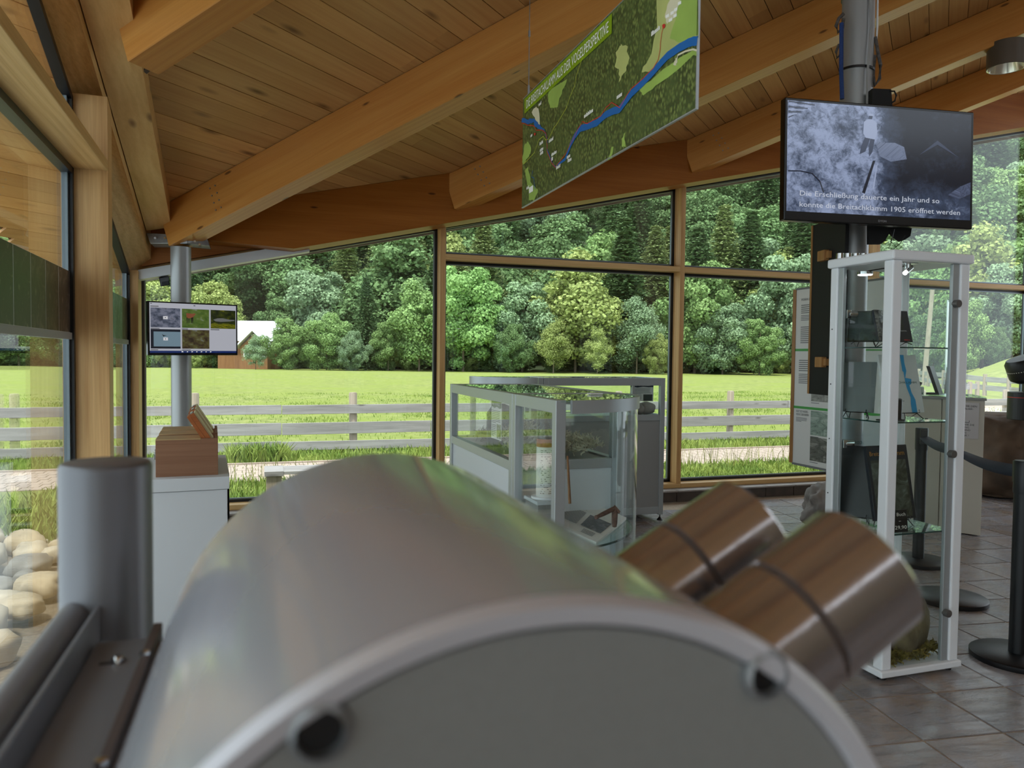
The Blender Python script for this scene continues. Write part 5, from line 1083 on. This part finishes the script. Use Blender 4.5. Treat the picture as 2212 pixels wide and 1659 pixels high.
# grass near the building and along the fence
def blades(name, n, x0, x1, y0, y1, h0, h1, mat, seed, wd=.007, dens=None):
    r_ = np.random.RandomState(seed); X = r_.uniform(x0, x1, n); Y = r_.uniform(y0, y1, n); hh = r_.uniform(h0, h1, n); an = r_.uniform(0, 2*np.pi, n); lean = r_.uniform(.1, .6, n)*hh
    if dens is not None: keep = r_.uniform(0, 1, n) < dens(X, Y); X, Y, hh, an, lean = X[keep], Y[keep], hh[keep], an[keep], lean[keep]; n = len(X)
    w_ = wd*(.6+.8*r_.uniform(size=n)); a2 = r_.uniform(0, 2*np.pi, n); z = GZ-.01
    dx, dy = np.cos(an)*w_, np.sin(an)*w_; lx, ly = np.cos(a2)*lean, np.sin(a2)*lean
    P = np.empty((n, 5, 3))
    P[:, 0] = np.stack([X-dx, Y-dy, np.full(n, z)], 1); P[:, 1] = np.stack([X+dx, Y+dy, np.full(n, z)], 1)
    P[:, 2] = np.stack([X+dx*.8+lx*.35, Y+dy*.8+ly*.35, z+hh*.6], 1); P[:, 3] = np.stack([X-dx*.8+lx*.35, Y-dy*.8+ly*.35, z+hh*.6], 1); P[:, 4] = np.stack([X+lx, Y+ly, z+hh*.97], 1)
    me = bpy.data.meshes.new(name); b_ = np.arange(n)[:, None]*5
    me.from_pydata(P.reshape(-1, 3).tolist(), [], np.concatenate([b_+[0, 1, 2], b_+[0, 2, 3], b_+[3, 2, 4]], 0).tolist()); me.materials.append(mat)
    o = bpy.data.objects.new(name, me); link(o, None); o['kind'] = 'stuff'; return o
def lab(o, l, c): o['label'] = l; o['category'] = c; return o
lab(blades('grass', 34000, -2.5, 13.5, 7.6, 10.45, .05, .15, M['blade'], 1, .008), 'grass strip between the back windows and the path', 'grass')
lab(blades('grass', 15000, -5, 15, 12.24, 13.5, .05, .17, M['blade'], 2, .009), 'grass verge between the path and the fence', 'grass')
cl_ = lambda X, Y: .15+.85*((np.sin(X*1.7+Y*.9)+np.sin(X*.63-Y*1.9+1)) > .9)
lab(blades('grass', 90000, -10, 26, 13.5, 34, .03, .11, M['blade'], 3, .011, cl_), 'tufted meadow grass beyond the fence', 'grass')
lab(blades('wild_stems', 700, -1, 12.5, 9.9, 10.55, .25, .48, M['blade2'], 4, .004), 'thin dry seed stems at the near edge of the path', 'wild plant')
lab(blades('grass', 1300, -.55, .35, 12.3, 12.9, .12, .34, M['blade'], 7, .012), 'tall grass tuft under the fence behind the bench', 'grass')
lab(blades('grass', 5000, -6, -1.3, 7.2, 9.2, .08, .3, M['blade'], 9, .01), 'grass beyond the stone bed outside the left window', 'grass')
# slatted bench outside
bx = onz(571, 1020, .14); bz = .14
t = thing('slatted_bench', 'weathered slatted wooden bench standing on the path outside', 'bench', (bx.x+.75, bx.y+.2, GZ))
for k in range(4): part('slat', MB().box((bx.x, bx.y+.115*k, bz-.035), (bx.x+1.5, bx.y+.115*k+.09, bz)), M['oldwood'], t, bev=.004)
for x in (bx.x+.02, bx.x+1.32):
    part('support', MB().box((x, bx.y+.02, GZ), (x+.16, bx.y+.43, bz-.04)), M['oldpost'], t, bev=.006); part('batten', MB().box((x-.02, bx.y-.005, bz-.05), (x+.18, bx.y+.445, bz+.004)), M['oldwood'], t, bev=.003)
# stone bed outside the left wall
rr = random.Random(31); placed = []
for k in range(2200):
    x, y, s_ = rr.uniform(-3.3, -1.32), rr.uniform(2.0, 7.4), rr.uniform(.08, .2)
    if any((x-a)**2+(y-b)**2 < (.82*(s_+c))**2 for a, b, c in placed): continue
    if len(placed) >= 170: break
    placed.append((x, y, s_))
stmats = [M['stone'], pbr('grey river stone', S(138, 134, 128), .8, nz=.3, sc=5, bump=.5), pbr('ochre river stone', S(182, 166, 140), .8, nz=.3, sc=4, bump=.5)]
for k, (x, y, s_) in enumerate(placed):
    m_ = k % 3
    rock('river_stone', (x, y, GZ+rr.uniform(-.02, .06)), (s_, s_*rr.uniform(.7, 1), s_*rr.uniform(.55, .8)), stmats[m_], ['rounded cream river stone in the stone bed outside the left window', 'rounded grey river stone in the stone bed outside the left window', 'rounded ochre river stone in the stone bed outside the left window'][m_], 'stone', ['cream stones of the outdoor stone bed', 'grey stones of the outdoor stone bed', 'ochre stones of the outdoor stone bed'][m_], 40+k, 3, .3, 1.5, None, rr.uniform(0, 3))
struct('gravel_bed', MB().box((-3.6, 1.5, GZ-.05), (-1.06, 7.3, GZ+.03)), pbr('gravel', S(120, 108, 92), .95, nz=.35, sc=40))
# path, fence, pole and banner on the right
def gp(px, D, extra=0.): r = (px-CX)/F; q = DL(D, r); return V((q.x, q.y, float(ground(D, r))+extra))
pr = struct('path', MB().add([gp(x, D, .03) for D in (25, 27, 29, 31) for x in (1900, 2000, 2100, 2200, 2320)], [(i*5+j, i*5+j+1, i*5+j+6, i*5+j+5) for i in range(3) for j in range(4)]), M['paver'])
t = thing('wooden_fence', 'distant grey two-rail wooden fence at the foot of the grassy mound', 'fence', gp(2100, 42))
fps = [gp(x, D) for x, D in ((2290, 33), (2236, 34.5), (2180, 36.5), (2128, 38.5), (2080, 41), (2038, 44), (2006, 48), (1985, 53), (1975, 60))]
for k, q in enumerate(fps):
    part('post', MB().cyl(q-V((0, 0, .2)), q+V((0, 0, 1.12)), .10, .095, 12), M['oldpost'], t, smooth=True)
    if k < len(fps)-1:
        for z in (.98, .55): beam('rail', q+V((0, 0, z)), fps[k+1]+V((0, 0, z)), .05, .26, M['oldwood'], t, bev=0)
t = thing('wooden_fence', 'short pale fence end on the far path, right of the counter', 'fence', gp(2090, 30))
fps = [gp(x, 30+k*.6) for k, x in enumerate((2060, 2078, 2096, 2112))]
for k, q in enumerate(fps):
    part('post', MB().cyl(q, q+V((0, 0, .95)), .09, .085, 10), M['oldpost'], t, smooth=True)
    if k < 3: beam('rail', q+V((0, 0, .85)), fps[k+1]+V((0, 0, .85)), .05, .22, M['oldwood'], t, bev=0)
q0_, q1_ = gp(1996, 50), at(2016, 604, 50)
single('utility_pole', MB().cyl(q0_, q1_, .17, .13, 14), M['oldpost'], 'leaning grey wooden utility pole in front of the trees', 'pole', smooth=True)
q0_ = gp(2042, 46); t = thing('banner_pole', 'tall narrow white banner on a pole, left of the mound', 'banner', q0_)
part('pole', MB().cyl(q0_, q0_+V((0, 0, 5.3)), .05, n=10), M['alu'], t); part('banner', MB().obox(q0_+RH*.12+V((0, 0, 3.2)), RH*.1, FH*.01, V((0, 0, 2.0))), M['white'], t)
# chalet
hp_ = gp(536, 104); hx = lambda l, d, z: hp_+RH*l+FH*d+V((0, 0, z))
t = thing('chalet', 'wooden chalet with a white metal roof behind the small monitor', 'house', hp_)
part('wall', MB().hexa([hx(-5, 2, 0), hx(3.2, 2, 0), hx(3.2, 8, 0), hx(-5, 8, 0), hx(-5, 2, 4.2), hx(3.2, 2, 4.2), hx(3.2, 8, 4.2), hx(-5, 8, 4.2)]), M['housewood'], t)
part('roof', MB().prism([hx(-5.6, 1.2, 3.9), hx(-5.6, 5, 6.6), hx(-5.6, 8.8, 3.9), hx(-5.6, 8.8, 4.1), hx(-5.6, 5, 6.9), hx(-5.6, 1.2, 4.1)], RH*9.6), M['houseroof'], t)
part('gable_wall', MB().prism([hx(-1.2, .2, 0), hx(2.6, .2, 0), hx(2.6, .2, 3.0), hx(.7, .2, 4.9), hx(-1.2, .2, 3.0)], FH*3), M['housewood'], t)
for s_ in (-1, 1): part('gable_roof', MB().hexa([hx(.7, -.5, 5.3), hx(.7+s_*2.5, -.5, 2.8), hx(.7+s_*2.5, 4, 2.8), hx(.7, 4, 5.3), hx(.7, -.5, 5.55), hx(.7+s_*2.5, -.5, 3.05), hx(.7+s_*2.5, 4, 3.05), hx(.7, 4, 5.55)]), M['houseroof'], t)
for l in (-.7, .55, 1.8):
    f_ = part('window', MB().hexa([hx(l, .12, 1.7), hx(l+.75, .12, 1.7), hx(l+.75, .2, 1.7), hx(l, .2, 1.7), hx(l, .12, 2.7), hx(l+.75, .12, 2.7), hx(l+.75, .2, 2.7), hx(l, .2, 2.7)]), M['white'], t)
    part('pane', MB().hexa([hx(l+.14, .08, 1.84), hx(l+.61, .08, 1.84), hx(l+.61, .14, 1.84), hx(l+.14, .14, 1.84), hx(l+.14, .08, 2.56), hx(l+.61, .08, 2.56), hx(l+.61, .14, 2.56), hx(l+.14, .14, 2.56)]), M['ink'], f_)

# ------------------------------------------------------------------ trees
def leafy(seed, hw=.36, n=27000, s0=.0075, s1=.0155, low=.06, lumps=62, airy=0.):      # unit height crown, quads on lumps
    r_ = np.random.RandomState(seed); C_ = []; 
    for i in range(lumps):
        h = low+.12+(.93-low-.14)*((i+.5)/lumps); prof = math.sin(math.pi*min(.97, max(.12, (h-low*.3)/(1.04-low*.3)))**.85); a = r_.uniform(0, 2*np.pi); rad = hw*prof*r_.uniform(.2, .98)
        C_.append((math.cos(a)*rad, math.sin(a)*rad, h+r_.normal()*.045, r_.uniform(.035, .115)*(.65+.5*prof)))
    C_ = np.array(C_); k = r_.choice(len(C_), n, p=(C_[:, 3]**2)/(C_[:, 3]**2).sum()); d = r_.normal(size=(n, 3)); d[:, 2] += .25; d /= np.linalg.norm(d, axis=1)[:, None]
    rad = C_[k, 3]*(r_.uniform(.35, 1.25, n)**(.6+airy)); c = C_[k, :3]+d*rad[:, None]*np.array([1, 1, .85]); nrm = d+r_.normal(size=(n, 3))*.55; nrm /= np.linalg.norm(nrm, axis=1)[:, None]
    return quads(c, nrm, r_.uniform(s0, s1, n), r_)
def quads(c, nrm, s, r_, asp=1.):
    n = len(c); a = np.cross(nrm, r_.normal(size=(n, 3))); a /= np.linalg.norm(a, axis=1)[:, None]; b = np.cross(nrm, a); s = s[:, None]
    P = np.stack([c-a*s-b*s*.55*asp, c+a*s*.5-b*s*.8*asp, c+a*s*1.05+b*s*.1, c+b*s*.85*asp-a*s*.2], 1)
    return P.reshape(-1, 3), np.arange(n*4).reshape(n, 4)
def conifer(seed, hw=.17, whorls=30, n_br=16, per=34, droop=.32, thin=1.):
    r_ = np.random.RandomState(seed); c, nr_, s = [], [], []
    for i in range(whorls):
        h = .06+.92*(i/(whorls-1))**.92; R = hw*(1-h)**.8*r_.uniform(.82, 1.12)+.006
        for j in range(n_br):
            a = 2*np.pi*(j+r_.uniform(-.3, .3))/n_br+i*1.3; rr_ = R*r_.uniform(.75, 1.1)
            for m in range(per):
                f = (m+r_.uniform())/per; w_ = .022*(1-f*.6)
                c.append((math.cos(a)*rr_*f+r_.normal()*w_*.55, math.sin(a)*rr_*f+r_.normal()*w_*.55, h-droop*rr_*f**1.3+r_.normal()*.006)); nr_.append((r_.normal()*.35, r_.normal()*.35, 1)); s.append(r_.uniform(.0065, .014)*(1.15-.4*f)*thin)
    for m in range(40): c.append((r_.normal()*.003, r_.normal()*.003, .95+.05*m/40)); nr_.append((r_.normal(), r_.normal(), .3)); s.append(.006)
    nr_ = np.array(nr_); nr_ /= np.linalg.norm(nr_, axis=1)[:, None]; return quads(np.array(c), nr_, np.array(s), r_, .8)
MESH = {}
def tmesh(key, geo, mat):
    me = bpy.data.meshes.new('crown'); me.from_pydata(geo[0].tolist(), [], geo[1].tolist()); me.materials.append(M[mat]); MESH[key] = me
G1, G2, G3, G4, G5 = leafy(1), leafy(2, .42, 30000, lumps=84), leafy(3, .30, 24000, lumps=66, airy=.6), leafy(4, .50, 30000, .0075, .015, .02, 92), leafy(5, .26, 16000, .0065, .013, .1, 52, .8)
for key, geo, mat in (('round_mid', G1, 'leaf'), ('round_bright', G2, 'leafb'), ('tall_yellow', G3, 'leafy'), ('bushy', G4, 'leaf'), ('airy', G5, 'leafy'), ('round_grey', G1, 'leafg'), ('bushy_grey', G4, 'leafg'), ('round_deep', G2, 'leafd'), ('tall_deep', G3, 'leafd'), ('tall_mid', G3, 'leaf'), ('bushy_deep', G4, 'leafd'), ('airy_grey', G5, 'leafg'), ('bushy_yellow', G4, 'leafy')): tmesh(key, geo, mat)
for key, geo, mat in (('spruce', conifer(11, .29), 'con'), ('spruce_pale', conifer(12, .28), 'cony'), ('spruce_slim', conifer(13, .2, 34, 15), 'con'), ('spruce_wide', conifer(14, .34, 30, 18, 38), 'con'), ('larch', conifer(15, .3, 30, 16, 34, .15, .9), 'cony')): tmesh(key, geo, mat)
trunk_me = mesh_of('trunk', MB().lathe([(.012, -.02), (.009, .1), (.007, .4), (.002, .9)], (0, 0, 0), (0, 0, 1), 8), M['bark'], True)
def tree(key, px, top, D, label, cat='tree', group=None, wide=1., bottom=None, trunk=True, name=None):
    r = (px-CX)/F; q = DL(D, r); z = float(ground(D, r)); hz = 771.9+.0111*(px-CX)
    ht = 1.4-z+(hz-top)/F*D
    nm = name or ('spruce_tree' if 'spruce' in key or key == 'larch' else 'leafy_tree')
    t = thing(nm, label, cat, (q.x, q.y, z-.15), group)
    a = random.uniform(0, 6.28)
    for n_, me in (('crown', MESH[key]),)+((('trunk', trunk_me),) if trunk else ()):
        o = bpy.data.objects.new(n_, me); link(o, t); o.scale = (ht*wide, ht*wide, ht); o.rotation_euler = (0, 0, a)
        if n_ == 'trunk': o.scale = (ht*1.1, ht*1.1, ht)
    return t
random.seed(21)
FT = [('tall_yellow', 332, 596, 112, 1.3, 'yellow green leafy tree behind the thin steel column, left side'), ('round_mid', 290, 640, 108, 1.2, 'mid green tree at the left corner post of the back windows'),
      ('bushy_yellow', 455, 610, 116, 1.1, 'yellow tinged leafy tree above the small monitor, right of the column'), ('larch', 545, 556, 132, 1.5, 'pale feathery larch rising above the chalet'),
      ('round_deep', 610, 632, 122, 1.2, 'dark rounded tree just behind the chalet roof'), ('bushy', 622, 688, 101, 1.0, 'dense green bush right of the chalet gable'), ('airy_grey', 552, 722, 99, 1.2, 'small thin grey shrub in front of the chalet'),
      ('bushy', 705, 676, 102, 1.1, 'broad green thicket between chalet and pointed spruce'), ('spruce', 790, 597, 106, 1.1, 'pointed dark spruce standing up from the thicket in the first back window'), ('bushy_grey', 760, 715, 100, .9, 'low grey green bush at the foot of the pointed spruce'),
      ('round_mid', 838, 690, 104, 1.1, 'round mid green tree right of the pointed spruce'), ('tall_mid', 905, 612, 103, 1.2, 'tall fresh green tree left of the first window mullion'), ('spruce_slim', 935, 560, 112, 1.3, 'slim dark spruce right behind the first window mullion'),
      ('round_bright', 1000, 572, 104, 1.15, 'large bright green leafy tree right of the first window mullion'), ('spruce_pale', 1042, 474, 112, 1.25, 'tall pale green spruce behind the bright leafy tree'), ('round_grey', 1128, 604, 106, 1.2, 'grey green rounded tree in the middle of the second window'),
      ('bushy_deep', 1105, 700, 101, .9, 'dark leafy bush at the meadow edge below the grey green tree'), ('tall_yellow', 1242, 548, 105, 1.45, 'tall yellow green tree with slender trunks in the second window'), ('airy', 1195, 690, 99, 1.2, 'thin young birch in front of the tall yellow green tree'),
      ('round_bright', 1298, 508, 128, 1.0, 'light round crown rising behind the yellow green tree'), ('spruce_slim', 1345, 468, 108, 1.4, 'very tall slim spruce with visible trunk left of the second mullion'), ('airy', 1290, 705, 98, 1.1, 'second thin young birch, right of the tall yellow green tree'),
      ('spruce_pale', 1412, 486, 114, 1.2, 'pale drooping spruce beside the second mullion'), ('airy_grey', 1375, 640, 101, 1.2, 'bare looking grey tree in front of the slim spruce'), ('bushy_yellow', 1420, 720, 99, .8, 'low yellow green bush at the foot of the second mullion'),
      ('round_mid', 1500, 560, 106, 1.1, 'mid green tree right of the second mullion'), ('spruce_pale', 1558, 442, 120, 1.1, 'left of two tall pale spruces in the third window'), ('spruce_slim', 1617, 454, 120, 1.3, 'right, slimmer of two tall spruces in the third window'),
      ('round_grey', 1560, 650, 102, 1.2, 'grey green tree below the pair of tall spruces'), ('bushy', 1640, 690, 100, 1., 'broad bush in the third window beside the poster'), ('round_grey', 1700, 545, 110, 1.1, 'grey green tree behind the poster top'), ('tall_yellow', 1672, 555, 116, 1., 'small yellow green tree left of the black board'),
      ('round_grey', 1955, 505, 96, 1.2, 'grey green broad tree below the television'), ('tall_deep', 1905, 600, 92, 1.2, 'dark leafy tree behind the glass showcase'), ('round_mid', 2048, 520, 88, 1.05, 'mid green maple right of the showcase top'), ('tall_yellow', 2120, 500, 84, 1.25, 'yellow green maple right of the television'),
      ('round_mid', 2085, 640, 74, .9, 'leafy tree at the top of the grassy mound'), ('round_grey', 2185, 560, 78, 1.1, 'grey green tree by the rightmost window mullion'), ('round_deep', 2015, 660, 78, 1., 'dark leafy tree behind the leaning pole'), ('bushy_deep', 2150, 705, 72, .7, 'dark bush low on the grassy mound'),
      ('round_mid', 60, 610, 110, 1.2, 'mid green tree seen through the near left window'), ('bushy', 150, 640, 104, 1.2, 'dense tree seen past the big wooden post'), ('round_mid', 240, 600, 108, 1.2, 'leafy tree seen through the narrow left window'), ('bushy_grey', -60, 640, 104, 1.2, 'grey green tree at the far left beyond the window'),
      ('round_grey', 1800, 560, 104, 1.2, 'grey green tree hidden behind the thick column'), ('round_mid', 1850, 640, 96, 1., 'mid green tree behind the showcase left edge'), ('round_mid', 2260, 560, 84, 1.1, 'leafy tree beyond the right frame edge')]
for key, px, top, D, wd_, lb in FT: tree(key, px, top, D, lb, wide=wd_*(1 if 'spruce' in key or 'bush' in key else .9))
rr = random.Random(77)
hk = ['round_deep', 'tall_deep', 'spruce', 'spruce_wide', 'round_deep', 'round_mid', 'spruce', 'round_grey', 'tall_deep', 'bushy_deep']
pos = []; n_ = 0
for D, m in ((118, 34), (128, 32), (141, 30), (157, 28), (178, 27), (204, 26), (236, 25), (275, 24)):
    for i in range(m):
        r = -.80+1.60*(i+.5+rr.uniform(-.4, .4))/m; d = D+rr.uniform(-6, 6); px = CX+r*F
        if px < -420 or px > 2420 or (430 < px < 650 and d < 126): continue
        key = rr.choice(hk+(['spruce', 'spruce_pale', 'tall_mid', 'larch', 'tall_yellow', 'airy'] if d < 136 else [])); q = DL(d, r); z = float(ground(d, r)); ht = rr.uniform(15, 22)*(1.2 if 'spruce' in key else .95)*(1+(D-118)/520)
        o = bpy.data.objects.new('hillside_tree', MESH[key]); link(o, None); o.location = (q.x, q.y, z-.5); s_ = ht*rr.uniform(1.05, 1.35); o.scale = (s_, s_, ht); o.rotation_euler = (0, 0, rr.uniform(0, 6.28))
        sp_ = 'spruce' in key
        o['label'] = 'dark spruce of the wooded hillside behind the meadow edge' if sp_ else 'leafy tree of the wooded hillside behind the meadow edge'; o['category'] = 'tree'
        o['group'] = 'spruces of the wooded hillside' if sp_ else 'leafy trees of the wooded hillside'
for i in range(46):
    px = -120+2180*(i+.5+rr.uniform(-.35, .35))/46; d = rr.uniform(106, 113) if px < 1900 else rr.uniform(80, 90)
    if 500 < px < 600: continue
    r = (px-CX)/F; q = DL(d, r); z = float(ground(d, r)); ht = rr.uniform(3.2, 6.5)
    o = bpy.data.objects.new('edge_bush', MESH[rr.choice(('bushy', 'bushy_grey', 'bushy_deep', 'bushy_yellow'))]); link(o, None); o.location = (q.x, q.y, z-.3); o.scale = (ht*1.1, ht*1.1, ht); o.rotation_euler = (0, 0, rr.uniform(0, 6.28))
    o['label'] = 'low leafy bush in the row along the far meadow edge'; o['category'] = 'bush'; o['group'] = 'low bushes along the meadow edge'
